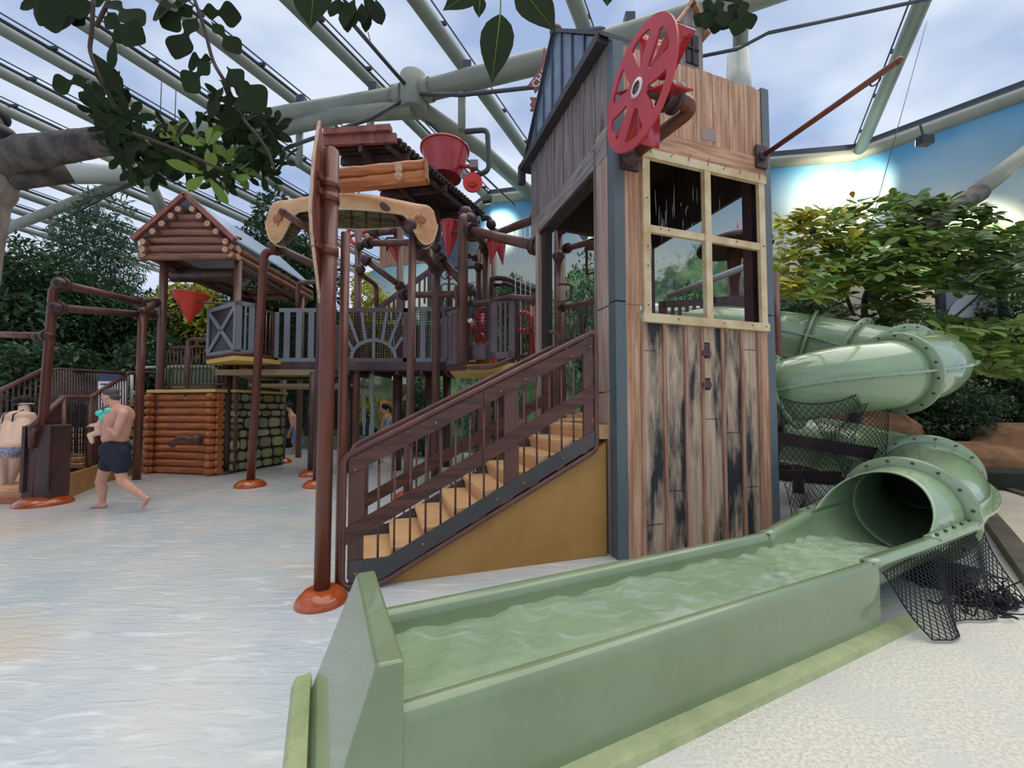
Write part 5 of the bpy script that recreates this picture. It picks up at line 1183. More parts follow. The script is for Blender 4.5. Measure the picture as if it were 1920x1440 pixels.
# the mark lies on the near side of the bow, facing the viewer
for f, s_l in ((.80, 1), (-.84, -1)):
    wd, zt__, zb__ = cs(f); c = CZ + X * (f * CL / 2 * 1.09) - Yc * (wd * 1.0 + .02) + ZU * ((zt__ + zb__) / 2 + .02); Xf = (X + Yc * (.42 * s_l)).normalized()
    obj('maple_leaf_mark', maple(c, Xf, ZU, .115, Xf.cross(ZU)), 'leafmark', t, 'brown maple leaf mark')
for px, py, Y0, Y1 in ((530, 397, 5.75, 6.5), (722, 385, 6.15, 6.9)):
    b = B(); q0 = at(px - (3 if px > 600 else 0), py, Y0); q1 = V3(q0.x + .25, Y1, q0.z - .1); b.cyl(q0, q1, .055); b.sphere(q0, .055); obj('cross_pipe', b, 'brown', t)
b = B(); b.cyl(at(770, 425, 6.5), CZ + X * (CL * .36), .06); b.sphere(at(768, 424, 6.45), .13); obj('mount', b, 'dkbrown', t)
b = B(); b.cyl(CZ - X * (CL * .38) + ZU * -.02, at(600, 400, 6.3), .05); obj('mount', b, 'dkbrown', t)

# ================================================================ CANOPY, LOG BEAMS AND TIPPING BUCKET
ZC = 5.95
def hc(px, py, z=ZC): return gp(px, py, z)
t = thing('shingle_canopy', 'dark corrugated canopy carried above the bridge', 'canopy', hc(760, 330))
n0, n1, f1_, f0_ = hc(612, 272), hc(742, 266), hc(906, 406), hc(785, 424)
b = B(); N_r = 26
for k in range(N_r):
    a = k / N_r; c_ = (k + .5) / N_r; d_ = (k + 1) / N_r
    for s_, z_ in ((a, 0), (c_, .05)):
        p_ = n0.lerp(f0_, s_); q_ = n1.lerp(f1_, s_); p2_ = n0.lerp(f0_, s_ + .5 / N_r); q2_ = n1.lerp(f1_, s_ + .5 / N_r)
        b.prism([p_ + ZU * z_, q_ + (q_ - p_).normalized() * (.04 if z_ else 0) + ZU * z_, q2_ + (q_ - p_).normalized() * (.04 if z_ else 0) + ZU * z_, p2_ + ZU * z_], (0, 0, .05))
obj('corrugated_sheet', b, 'shingle', t)
b = B(); b.bar(n0 + V3(-.02, -.03, .04), n1 + V3(.02, -.03, .04), .06, .16); b.bar(n0 + V3(0, -.06, .16), n1 + V3(-.06, -.06, .18), .12, .1); obj('front_fascia', b, 'paddle', t, 'reddish fascia boards')
b = B()
for f in (.12, .5, .86): p_ = n0.lerp(f0_, f); q_ = n1.lerp(f1_, f); b.bar(p_ - ZU * .07, q_ - ZU * .07, .07, .12)
b.bar(n1.lerp(f1_, .0) - V3(.15, 0, .06), f1_ - V3(.15, 0, .06), .06, .1); b.bar(n1 - V3(.6, 0, .12), f0_.lerp(f1_, .4) - V3(0, 0, .12), .07, .1); obj('rafters', b, 'dkbrown', t)
b = B(); e_ = at(921, 421, 9.1); b.tube(rounded([f1_ + V3(-.05, .0, -.05), at(917, 405, 9.1), e_], .15), .07, 10); b.sphere(e_, .12); obj('drain_pipe', b, 'dkframe', t)
t = thing('log_beams', 'pair of orange log beams with sawn ends above the canoe', 'log', at(720, 330, 5.9))
for i, (a, c_) in enumerate((((600, 330), (799, 310)), ((600, 352), (799, 329)))):
    p_ = at(a[0], a[1], 6.0); q_ = at(c_[0], c_[1], 5.9); b = B(); pts = [p_.lerp(q_, k / 12) for k in range(13)]; b.tube(pts, [.085 + .006 * math.sin(k * 2.1 + i) for k in range(13)], 12); obj('log', b, 'log', t)
    q = at(747, 314 + i * 14, 5.80); b = B(); b.cyl(q, q + V3(0, .12, 0), .062); obj('cross_log_end', b, 'logend', t)
b = B(); b.bar(at(640, 356, 6.0), at(800, 340, 5.9), .12, .05); b.bar(at(799, 300, 5.9), at(801, 340, 5.9), .18, .03, (1, 0, 0)); obj('trim_board', b, 'log', t)
bk = at(834, 335, 8.4); t = thing('tipping_bucket', 'big red tipping bucket on top of the canopy', 'bucket', bk)
zt3 = at(834, 284, 8.4).z; r0 = .50
b = B(); hgt3 = zt3 - bk.z; b.lathe(bk, [(.35, 0), (r0, hgt3)], 40, (0, 0, 1), False); b.cyl(bk + ZU * .01, bk + ZU * .03, .35, n=40); b.lathe(bk, [(.33, .03), (r0 - .03, hgt3)], 40, (0, 0, 1), False); b.lathe(bk, [(r0 - .03, hgt3), (r0 + .03, hgt3), (r0 + .03, hgt3 + .04), (r0 - .03, hgt3 + .04), (r0 - .03, hgt3)], 40, (0, 0, 1), False); obj('bucket', b, 'red', t)
c = at(886, 341, 7.9); b = B(); b.cyl(c + V3(0, .05, 0), c + V3(0, .01, 0), .2, n=28); b.cyl(c + V3(0, .01, 0), c + V3(0, -.04, 0), .1, n=20); b.cyl(c + V3(0, -.04, 0), c + V3(0, -.07, 0), .05, n=16); b.cyl(at(860, 312, 8.3), at(884, 312, 8.1), .04); b.cyl(c, at(886, 318, 8.1), .05); obj('pivot_disc', b, 'redcone', t); b = B(); b.box(at(889, 310, 8.0), (.16, .14, .16)); obj('valve_box', b, 'slat', t)
b = B(); b.tube(rounded([at(871, 247, 8.3), at(914, 243, 8.3), at(917, 320, 8.3), at(893, 329, 8.3)], .14), .055, 10); tag(obj('water_pipe', b, mat('dark_green_pipe', srgb(62, 72, 70), .35)), 'dark looped water pipe feeding the red bucket', 'pipe')

# ================================================================ LOG HUT
HX0, HX1, HY0, HY1 = -8.45, -6.45, 9.15, 12.4; HZ = 5.42; HR = 6.32; HM = (HX0 + HX1) / 2
hut = thing('log_hut', 'open log hut roof on posts with a pale blue sheet roof', 'hut', (HM, HY0, 2.5))
b = B()
for sg, xe in ((-1, HX0 - .12), (1, HX1 + .12)):
    b.prism([(xe, HY0 - .25, HZ - .1), (xe, HY1 + .1, HZ - .1), (HM, HY1 + .1, HR), (HM, HY0 - .25, HR)], (0, 0, .05))
obj('roof_sheet', b, 'roofsheet', hut)
b = B()
for sg, xe in ((-1, HX0 - .16), (1, HX1 + .16)): b.bar((xe, HY0 - .28, HZ - .12), (HM, HY0 - .28, HR + .04), .1, .1)
obj('barge_boards', b, 'paddle', hut)
def logp(p, q, r, nm='log', m='logr', parent=hut):
    b = B(); p = Vector(p); q = Vector(q); b.tube([p.lerp(q, k / 8) for k in range(9)], [r * (1 + .06 * math.sin(k * 2.3 + p.z * 7)) for k in range(9)], 12); o = obj(nm, b, m, parent)
    d = (q - p).normalized()
    for e, s_ in ((p, -1), (q, 1)): b = B(); b.cyl(e + d * s_ * .001, e + d * s_ * .012, r * .9, n=12); obj('sawn_end', b, 'logend', o)
for k, (z, ext) in enumerate(((4.98, .12), (5.16, .12), (5.36, .0), (5.55, -.2), (5.73, -.40), (5.90, -.6))): logp((HX0 - ext, HY0 - .1, z), (HX1 + ext, HY0 - .1, z), .088)
for k, (z, x_) in enumerate(((5.08, 0), (5.26, .0), (5.50, .22), (5.68, .42), (5.86, .62), (6.02, .78))):
    for sg in (1, -1):
        x = HX0 + .06 + x_ if sg > 0 else HX1 - .06 - x_
        logp((x, HY0 - .28, z), (x, HY0 + .15, z), .075)
for x in (HX0, HX1):
    for z in (4.95, 5.12): logp((x, HY0 - .2, z + .06), (x, HY1 + .2, z + .06), .085)
for z in (4.98, 5.16): logp((HX0, HY1, z), (HX1, HY1, z), .085)
b = B(); b.cyl((HX0 + .1, HY0 + .5, 4.75), (HX1 - .1, HY0 + .4, 4.72), .16); b.cyl((HX0 + .2, HY0 + .2, 4.85), (HX0 + .2, HY1, 4.85), .1); b.cyl((HX1 - .1, HY0 + .2, 4.8), (HX1 - .1, HY1, 4.8), .1); obj('ring_beam', b, 'dkbrown', hut)
for x, y, zb3 in ((HX0 + .28, HY0 + .05, 0), (HX1 + .02, HY0 + .05, 0), (HX0 + .28, HY1, 0), (HX1 - .02, HY1 - .3, 0)):
    b = B(); b.cyl((x, y, zb3), (x, y, 4.95), .082); obj('post', b, 'brown', hut)
# log wall under the balcony
lw0, lw1 = gp(284, 886), gp(412, 891); d = (lw1 - lw0).normalized(); lwall = thing('log_wall', 'stacked orange log wall under the hut', 'wall', lw0.lerp(lw1, .5)); nn = V3(d.y, -d.x, 0)
for k in range(11):
    z = .09 + k * .165
    b = B(); b.tube([lw0.lerp(lw1, j / 10) + ZU * z for j in range(11)], [.084 * (1 + .04 * math.sin(j * 1.9 + k)) for j in range(11)], 12); obj('log', b, 'log', lwall)
    for e in (.04, .93):
        q = lw0.lerp(lw1, e) + ZU * (z + .0); b = B(); b.cyl(q + nn * .0, q + nn * .17, .078, n=12); b.sphere(q + nn * .17, .078, 12, 6); obj('cross_log', b, 'log', lwall)
b = B(); b.bar(lw0 + ZU * 1.87 + nn * .02, lw1 + ZU * 1.87 + nn * .02, .3, .07); obj('cap_board', b, 'yellow', lwall)
b = B(); q = lw0.lerp(lw1, .62) + nn * .2; b.tube(rounded([q + V3(.35, -.15, .78), q + V3(.05, -.2, .86), q + V3(-.12, -.22, .68)], .12), .07, 10); b.sphere(q + V3(.36, -.14, .8), .12); tag(obj('spout', b, 'brown'), 'brown bent spout in front of the log wall', 'spout')
q = gp(420, 888); b = B(); b.cyl(q, q + ZU * 2.5, .1); b.lathe(q, [(.2, 0), (.2, .04), (.12, .08)], 20); tag(obj('corner_post', b, 'dkbrown'), 'dark brown post between the log wall and the stone wall', 'post')
rods('brown rod railing above the log wall', lw0 + V3(0, .1, 0), lw1 + V3(0, .1, 0), 1.95, .95, 18, r=.014)
b = B(); q = lw0.lerp(lw1, .52) + nn * .05; b.cyl(q + ZU * 1.75, q + ZU * 3.0, .05); b.tube(rounded([q + ZU * 2.9, q + ZU * 3.05, q + V3(1.0, .1, 3.05)], .1), .05, 8); tag(obj('rail_post', b, 'brown'), 'short brown pipe post in the middle of the rod railing', 'post')
b = B(); p_ = at(312, 728, 10.2); q_ = at(402, 728, 10.2); h_ = at(312, 688, 10.2).z - p_.z; b.tube(rounded([p_, p_ + ZU * h_, q_ + ZU * h_, q_], .12), .05, 8); tag(obj('arch_frame', b, mat('pale_green_tube', srgb(140, 160, 130), .4)), 'pale green arched frame behind the rod railing', 'frame')
b = B(); b.box((p_ + q_) / 2 + V3(0, .06, h_ / 2), ((q_ - p_).length, .04, h_)); tag(obj('green_panel', b, 'bin'), 'dark green panel inside the arched frame', 'panel')
def stones(label, p, q, h, seed, cap=None):
    p = Vector(p); q = Vector(q); L_ = (q - p).length; d = (q - p).normalized(); n_ = V3(d.y, -d.x, 0); r_ = random.Random(seed)
    t = thing('stone_wall', label, 'wall', p.lerp(q, .5)); b = B(); b.bar(p + ZU * (h / 2) - n_ * .1, q + ZU * (h / 2) - n_ * .1, .2, h); obj('mortar', b, 'mortar', t)
    b = B(); z = .03
    while z < h - .06:
        rh = min(r_.uniform(.17, .31), h - z - .01); x = r_.uniform(-.1, 0)
        while x < L_:
            w_ = r_.uniform(.18, .42); x0, x1 = max(0, x) + .014, min(L_, x + w_) - .014
            if x1 - x0 > .05:
                cz = z + rh / 2; parts = [(cz, rh)] if r_.random() > .25 or rh < .24 else [(z + rh * .25, rh * .5), (z + rh * .75, rh * .5)]
                for cz, hh in parts:
                    m_ = 10; cc = p + d * ((x0 + x1) / 2) + ZU * cz; ring = []; ring2 = []
                    for k in range(m_):
                        a = 2 * math.pi * k / m_; cx_, sy_ = math.cos(a), math.sin(a); e = .62
                        ux = math.copysign(abs(cx_) ** e, cx_) * (x1 - x0) / 2 * r_.uniform(.9, 1.02); uz = math.copysign(abs(sy_) ** e, sy_) * (hh / 2 - .012) * r_.uniform(.9, 1.02)
                        ring.append(cc + d * ux + ZU * uz + n_ * .0); ring2.append(cc + d * ux * .86 + ZU * uz * .86 + n_ * r_.uniform(.035, .055))
                    base = len(b.v); b.add(ring + ring2, [(k, (k + 1) % m_, m_ + (k + 1) % m_, m_ + k) for k in range(m_)] + [tuple(range(m_, 2 * m_))])
            x += w_
        z += rh
    obj('stones', b, 'stone', t)
    if cap: b = B(); b.bar(p + ZU * (h + .03), q + ZU * (h + .03), .25, .06); obj('cap_board', b, cap, t)
    return t
stones('mossy stone wall panel right of the log wall', gp(428, 888), gp(530, 871), 1.85, 3, 'yellow')
stones('small mossy stone wall left of the log wall behind the man', gp(205, 880), gp(276, 886), 1.62, 8, 'ochre')
# ================================================================ LEFT STEPS
ls = thing('left_steps', 'ochre moulded steps at the left edge', 'staircase', gp(40, 930))
Xl = V3(.93, .37, 0).normalized() if False else V3(1, .0, 0)
f0l, f1l = gp(-60, 938), gp(96, 938)
for k in range(5):
    y0 = 6.35 + k * .3; x1 = at(92, 900, y0).x - .05; b = B(); b.box(((f0l.x - 1 + x1) / 2, y0 + .16, .09 + k * .09), (x1 - f0l.x + 1, .34, .18 * (k + 1)), bev=.02); obj('step', b, 'tan', ls)
b = B()
sp_ = [gp(108, 938), gp(185, 906), gp(240, 890)]
for p_, q_ in zip(sp_, sp_[1:]): b.bar(p_ + V3(0, .08, .19), q_ + V3(0, .08, .19), .1, .38)
obj('side_panel', b, 'ochre', ls)
b = B(); 
for k in range(7): b.box(at(141, 872 - k * 11, 8.3 + k * .1), (.52, .2, .1), bev=.02)
obj('moulded_steps', b, 'tan', ls)
b = B(); b.bar((f0l.x, 6.32, .05), (f1l.x, 6.32, .05), .3, .1); obj('base_board', b, 'orange', ls)
t = thing('steps_railing', 'brown sloping rails with netting beside the left steps', 'railing', gp(115, 930))
b = B()
for pts in ([at(58, 802, 6.0), at(62, 798, 6.0), at(118, 745, 6.5), at(170, 745, 7.6), at(240, 700, 8.4), at(285, 698, 9.0)], [at(60, 840, 6.05), at(60, 802, 6.0)], [at(118, 890, 6.5), at(118, 745, 6.5)], [at(165, 880, 7.4), at(168, 745, 7.5)]): b.tube(pts, .04, 10)
obj('rail', b, 'brown', t)
lp = lambda a, c: at(120 + 45 * a, 885 - 8 * a, 6.5 + .95 * a).lerp(at(120 + 47 * a, 760, 6.5 + 1.0 * a), c)
netting('netting', lp, 12, 30, .006, t)
for k in range(14):
    f = (k + 1) / 15; px = 168 + f * 75; Yk = 7.6 + f * .8; b = B(); b.cyl(at(px, 748 - f * 45, Yk), at(px, 880 - f * 70, Yk), .013, n=6); obj('baluster', b, 'brown', t)
b = B(); b.prism([at(60, 850, 6.06), at(60, 806, 6.05), at(116, 752, 6.5), at(116, 800, 6.5)], (0, .04, 0)); obj('side_board', b, 'board', t)
t = thing('back_railing', 'brown rod railing with hanging leaves left of the sign', 'railing', at(140, 800, 7.8))
b = B(); b.tube([at(95, 695, 7.2), at(108, 693, 7.4), at(235, 700, 8.3)], .035, 8); b.tube([at(98, 790, 7.2), at(180, 790, 8.0)], .02, 6); obj('rail', b, 'dkbrown', t)
for k in range(17): f = k / 16; b = B(); b.cyl(at(98 + 84 * f, 694, 7.2 + .8 * f), at(98 + 84 * f, 850, 7.2 + .8 * f), .014, n=6); obj('rod', b, 'dkbrown', t)
t = thing('far_left_railing', 'brown sloped railing at the left edge behind the woman', 'railing', at(30, 760, 6.8))
b = B(); b.tube([at(-40, 752, 6.7), at(85, 692, 6.8)], .04, 10); obj('rail', b, 'brown', t)
for k in range(12): f = k / 11; b = B(); b.cyl(at(-40 + 118 * f, 754 - 56 * f, 6.8), at(-40 + 118 * f, 830, 6.8), .016, n=6); obj('rod', b, 'dkbrown', t)
t = thing('info_board', 'white notice board with navy header behind the left steps', 'sign', at(207, 760, 8.9))
b = B(); p_ = at(180, 790, 8.9); q_ = at(234, 790, 8.9); hh = at(180, 698, 8.9).z - p_.z; b.prism([p_, q_, q_ + ZU * hh, p_ + ZU * hh], (0, .05, 0)); obj('board', b, 'white', t)
b = B(); b.prism([p_ + V3(0, -.01, hh - .2), q_ + V3(0, -.01, hh - .2), q_ + V3(0, -.01, hh), p_ + V3(0, -.01, hh)], (0, .01, 0)); obj('header', b, 'navysign', t)
for dz, w_, nm in ((-.27, .3, 'text_line'), (-.42, .45, 'text_line')): b = B(); b.box(p_ + V3(.07 + w_ / 2, -.008, hh + dz), (w_, .01, .03)); obj(nm, b, 'dkframe', t)
b = B(); b.cyl(at(247, 700, 9.1), at(247, 760, 9.1), .03); b.tube([at(256, 690, 9.3), at(300, 688, 9.9)], .03, 8); b.tube([at(248, 735, 9.2), at(285, 752, 9.6), at(290, 790, 9.6)], .04, 8); tag(obj('white_frame', b, 'white'), 'white tube frame behind the man', 'frame')
b = B(); b.sphere(gp(261, 884), .06); tag(obj('toy_ball', b, 'turq'), 'tiny turquoise toy on the wet floor behind the man', 'toy')
# falling water under the bridge
for k, (px, y0, y1, w_) in enumerate(((682, 700, 815, .07), (697, 700, 880, .1))):
    b = B(); 
    for j in range(5): b.tube(catmull([at(px + rnd.uniform(-3, 3), y0 + (y1 - y0) * i / 5, 10.0) for i in range(6)], 3), w_ * rnd.uniform(.2, .4), 6)
    tag(obj('waterfall', b, 'fall'), ('short' if k == 0 else 'long') + ' white thread of falling water under the bridge', 'water')
t = thing('far_slide_tube', 'faint green slide tube seen under the bridge', 'slide', at(720, 735, 12.5)); b = B(); b.tube(catmull([at(660, 720, 13), at(700, 715, 12.6), at(735, 725, 12.2), at(748, 705, 12)], 5), .45, 20); obj('tube', b, 'greenbox', t)

# ================================================================ PEOPLE
def body(name, segs, m, parent, vox=.009, label=None, smooth=4):
    """segs: capsules (p, q, r0, r1) and ('s', c, (rx,ry,rz)); fused into one skin"""
    b = B()
    for s_ in segs:
        if s_[0] == 's':
            if len(s_) > 3: b.sphere(s_[1], s_[2], 14, 10, *s_[3])
            else: b.sphere(s_[1], s_[2], 14, 10)
        else: b.caps(*s_)
    o = obj(name, b, m, parent, label)
    md = o.modifiers.new('fuse', 'REMESH'); md.mode = 'VOXEL'; md.voxel_size = vox; md.use_smooth_shade = True
    md = o.modifiers.new('smooth', 'SMOOTH'); md.factor = .6; md.iterations = smooth
    return o
def hand(segs, w, d, up, size=1, curl=.5):
    """palm and five separate fingers from the wrist w along d"""
    w = Vector(w); d = Vector(d).normalized(); up = Vector(up); side = d.cross(up).normalized(); up = side.cross(d).normalized()
    pc = w + d * .045 * size
    segs.append(('s', pc, (.05 * size, .038 * size, .016 * size), (d, side, up)))
    for k in range(4):
        q0 = w + d * .08 * size + side * (k - 1.5) * .021 * size; l = (.038, .045, .042, .032)[k] * size
        q1 = q0 + d * l * .9 - up * l * curl * .5; q2 = q1 + d * l * .6 - up * l * curl
        segs.append((q0 - d * .01, q1, .0095 * size, .0085 * size)); segs.append((q1, q2, .0085 * size, .0075 * size))
    t0 = w + d * .025 * size - side * .03 * size; t1 = t0 + (d * .6 - side * .7).normalized() * .04 * size
    segs.append((t0, t1, .012 * size, .010 * size)); segs.append((t1, t1 + d * .026 * size - up * .01, .010 * size, .009 * size))
def foot(segs, heel, toe, r=.035):
    heel = Vector(heel); toe = Vector(toe); d = (toe - heel).normalized(); s_ = V3(-d.y, d.x, 0)
    segs.append((heel, heel.lerp(toe, .6), r, r * .85))
    for k in range(5): segs.append((heel.lerp(toe, .55) + s_ * (k - 2) * .012, toe + s_ * (k - 2) * .017 - d * abs(k - 1) * .008, r * .55, .012))
def head(segs, c, fwd, up, s=1.0):
    c = Vector(c); f = Vector(fwd).normalized(); u = Vector(up).normalized(); sd_ = f.cross(u).normalized(); u = sd_.cross(f)
    fr = (f, sd_, u)
    segs += [('s', c + u * .02 * s, (.095 * s, .076 * s, .105 * s), fr), ('s', c + f * .03 * s - u * .055 * s, (.06 * s, .052 * s, .06 * s), fr),
             (c + f * .093 * s + u * .012 * s, c + f * .112 * s - u * .018 * s, .010 * s, .014 * s), ('s', c + f * .078 * s - u * .052 * s, (.018 * s, .026 * s, .008 * s), fr), ('s', c + f * .082 * s - u * .066 * s, (.014 * s, .022 * s, .008 * s), fr),
             ('s', c + f * .075 * s - u * .092 * s, (.02 * s, .022 * s, .018 * s), fr)]
    for k in (-1, 1):
        segs += [('s', c + sd_ * k * .078 * s - f * .005 * s - u * .005 * s, (.018 * s, .008 * s, .03 * s), fr), ('s', c + f * .084 * s + sd_ * k * .03 * s + u * .03 * s, (.012 * s, .022 * s, .007 * s), fr)]
    return fr
def eyes(c, fr, parent, s=1.0):
    f, sd_, u = fr
    for k in (-1, 1): b = B(); b.sphere(Vector(c) + f * .083 * s + sd_ * k * .03 * s + u * .012 * s, .009 * s, 8, 6); obj('eye', b, 'hair', parent)
YM = 5.85
def m_(px, py, dy=0): return at(px, py, YM + dy)
man = thing('person', 'bare-chested man in navy swim shorts walking left with a small child', 'person', gp(222, 952))
sg = []
hc_ = m_(207, 746); fr = head(sg, hc_, V3(-.85, -.1, -.42), V3(-.35, 0, 1), 1.05)
neck = m_(219, 764); ch = m_(222, 785); wa = m_(216, 818); pe = m_(217, 842)
sg += [(hc_ + V3(.03, 0, -.03), neck + V3(.01, 0, -.02), .062, .068), ('s', ch, (.135, .19, .16)), (ch + V3(-.01, -.06, -.05), wa + V3(0, -.03, 0), .115, .12), (ch + V3(.0, .06, -.05), wa + V3(0, .05, 0), .115, .12), (wa, pe, .125, .115), ('s', wa + V3(-.03, 0, -.02), (.12, .14, .12)),
       (neck + V3(.01, 0, -.02), m_(230, 774, -.14), .07, .07), (neck + V3(.01, 0, -.02), m_(222, 774, .16), .07, .07), ('s', ch + V3(.05, 0, .05), (.11, .18, .15))]
sh = m_(232, 776, -.19); el = m_(217, 812, -.24); wr = m_(197, 800, -.10)
sg += [(sh, el, .058, .045), (el, wr, .045, .03)]; hand(sg, wr, V3(-1, .4, .1), V3(-.2, 0, 1), 1.0, .8)
sh2 = m_(217, 778, .19); el2 = m_(200, 808, .2); wr2 = m_(190, 796, .05)
sg += [(sh2, el2, .055, .042), (el2, wr2, .042, .028)]; hand(sg, wr2, V3(-.6, -.8, .1), V3(-.2, 0, 1), 1.0, .8)
hp = m_(207, 850, .08); kn = m_(188, 905, .08); an = m_(192, 948, .08); an.z = .08
sg += [(pe + V3(-.02, .07, 0), hp, .09, .09), (hp, kn, .092, .062), (kn, kn.lerp(an, .35) + V3(.02, 0, 0), .058, .062), (kn.lerp(an, .35) + V3(.02, 0, 0), an, .06, .037)]; foot(sg, an + V3(.03, 0, -.045), an + V3(-.17, 0, -.06))
hp = m_(221, 856, -.07); kn = m_(230, 902, -.1); an = m_(271, 932, -.1)
sg += [(pe + V3(.02, -.07, 0), hp, .09, .09), (hp, kn, .092, .062), (kn, kn.lerp(an, .35) + V3(.01, 0, -.02), .058, .062), (kn.lerp(an, .35) + V3(.01, 0, -.02), an, .06, .037)]
ft = m_(268, 951, -.1); ft.z = .02; foot(sg, an + V3(.045, 0, -.02), ft + V3(-.01, 0, .01))
sk = body('body', sg, 'skin', man); eyes(hc_, fr, man, 1.05)
f, sd_, u = fr; b = B(); b.sphere(hc_ + u * .055 - f * .03, (.098, .083, .085), 16, 10, f, sd_, u); b.sphere(hc_ - f * .06 - u * .01, (.055, .074, .07), 14, 8, f, sd_, u); obj('hair', b, 'hairg', man)
sg = [('s', pe + V3(.0, 0, .0), (.165, .205, .15)), (pe + V3(-.02, .09, -.01), m_(203, 870, .08), .135, .118), (pe + V3(.03, -.09, -.01), m_(222, 862, -.09), .14, .135), (m_(222, 852, -.08), m_(227, 874, -.09), .138, .122)]
body('swim_shorts', sg, 'navy', man, .014)
kid = thing('person', 'small child in turquoise arm floats held against the man', 'person', m_(193, 815, -.05))
sg = []; kc = m_(194, 776, -.02); fr = head(sg, kc, V3(.2, -1, 0), V3(0, 0, 1), .72); kb = m_(190, 800, -.02)
sg += [(kc - ZU * .05, kb, .04, .07), (kb, kb - ZU * .06, .075, .07), (kb - ZU * .07, kb + V3(-.1, -.05, -.12), .045, .04), (kb + V3(-.1, -.05, -.12), kb + V3(-.04, -.08, -.22), .038, .025), (kb + V3(0, 0, .04), kb + V3(-.1, -.05, .02), .03, .025)]
body('body', sg, 'skin2', kid, .008); eyes(kc, fr, kid, .72)
b = B()
for px, py in ((187, 775), (194, 783), (203, 770), (199, 779)): b.sphere(m_(px, py, -.12), (.05, .05, .045))
o = obj('arm_floats', b, 'turq', kid); b = B(); b.sphere(kc + V3(0, .01, .03), (.07, .07, .07)); obj('hair', b, 'hairg', kid)
# woman bending over the left steps, seen from behind
YW = 6.35
def w_(px, py, dy=0): return at(px, py, YW + dy)
wom = thing('person', 'woman in floral bikini bending forward on the left steps', 'person', w_(20, 905))
sg = []; hd = w_(46, 757, .44); fr = head(sg, hd, V3(.05, .75, -.65), V3(.05, .65, .75), .95)
pel = w_(26, 842, -.08); chs = w_(36, 786, .30)
sg += [('s', pel, (.20, .17, .15)), (pel + V3(-.06, 0, 0), chs + V3(-.09, 0, -.02), .125, .12), (pel + V3(.06, 0, 0), chs + V3(.09, 0, -.02), .125, .12), ('s', chs + V3(0, 0, .02), (.23, .15, .13)), (chs + V3(0, .06, .08), hd, .075, .065),
       (chs + V3(-.2, 0, .06), w_(-2, 822, .3), .06, .045), (w_(-2, 822, .3), w_(4, 855, .5), .044, .03), (chs + V3(.2, 0, .06), w_(70, 822, .3), .06, .045), (w_(70, 822, .3), w_(64, 855, .5), .044, .03)]
for x0, xk, xa, dy in ((12, 6, 7, -.02), (36, 30, 20, .05)):
    h0 = w_(x0, 855, -.02); k0 = w_(xk, 880, -.06); k0 = w_(xk, 875, -.02 + dy); a0_ = w_(xa, 903, -.05 + dy)
    sg += [(h0, k0, .10, .068), (k0, a0_, .066, .038)]; foot(sg, a0_ + V3(0, 0, -.03), a0_ + V3(.03, .12, -.035), .03)
hand(sg, w_(4, 855, .5), V3(0, .5, -.8), V3(0, 1, 0)); hand(sg, w_(64, 855, .5), V3(0, .5, -.8), V3(0, 1, 0))
body('body', sg, 'skin2', wom)
f, sd_, u = fr; b = B(); b.sphere(hd + u * .03 - f * .03, (.11, .095, .11), 14, 10, f, sd_, u); b.sphere(hd + V3(.0, -.12, .05), .06); obj('hair', b, 'hair', wom)
b = B(); b.tube([hd + V3(math.cos(a) * .1, math.sin(a) * .1, -.0) for a in [k * math.pi / 8 for k in range(16)]], .012, 6, closed=True); obj('hair_band', b, 'white', wom)
body('bikini_bottom', [('s', pel + V3(0, -.005, 0), (.203, .172, .118)), ('s', pel + V3(-.06, -.05, -.04), (.11, .12, .09)), ('s', pel + V3(.07, -.05, -.04), (.11, .12, .09))], 'floral', wom)
b = B(); b.tube([chs + V3(math.cos(a) * .215, math.sin(a) * .155, -.06) for a in [k * math.pi / 10 for k in range(20)]], .012, 6, closed=True)
for s_ in (-.09, .07): b.tube([chs + V3(s_, -.15, -.06), chs + V3(s_, -.14, .08), chs + V3(s_, 0, .16)], .008, 6)
obj('bikini_top', b, 'hair', wom)
# boy under the bridge
YB = 13.2
def b_(px, py, dy=0): return at(px, py, YB + dy)
boy = thing('person', 'shirtless boy in pale blue shorts under the bridge', 'person', b_(556, 850))
sg = []; hd = b_(542, 763); fr = head(sg, hd, V3(-.9, -.3, -.2), V3(0, 0, 1), .95)
sg += [(hd - ZU * .06, b_(549, 782), .05, .1), (b_(549, 782), b_(556, 803), .12, .11), (b_(556, 803), b_(557, 815), .12, .12), (b_(543, 778, -.1), b_(547, 800, -.15), .045, .035), (b_(547, 800, -.15), b_(541, 815, -.15), .035, .025),
       (b_(553, 815), b_(552, 832), .085, .055), (b_(552, 832), b_(549, 848), .05, .03), (b_(560, 815), b_(559, 833), .085, .055), (b_(559, 833), b_(560, 851), .05, .03)]
foot(sg, V3(b_(549, 851).x, YB, .03), V3(b_(546, 851).x, YB - .12, .03)); foot(sg, V3(b_(560, 851).x, YB, .03), V3(b_(557, 851).x, YB - .12, .03)); hand(sg, b_(541, 815, -.15), V3(-.1, 0, -1), V3(-1, 0, 0), .9)
body('body', sg, 'skin', boy, .011); b = B(); b.sphere(hd + V3(.02, 0, .04), (.1, .09, .09)); obj('hair', b, 'hair', boy)
body('shorts', [(b_(556, 806), b_(557, 815), .135, .14), (b_(557, 815), b_(552, 827), .12, .11), (b_(557, 815), b_(562, 828), .12, .11)], 'blue', boy, .012)
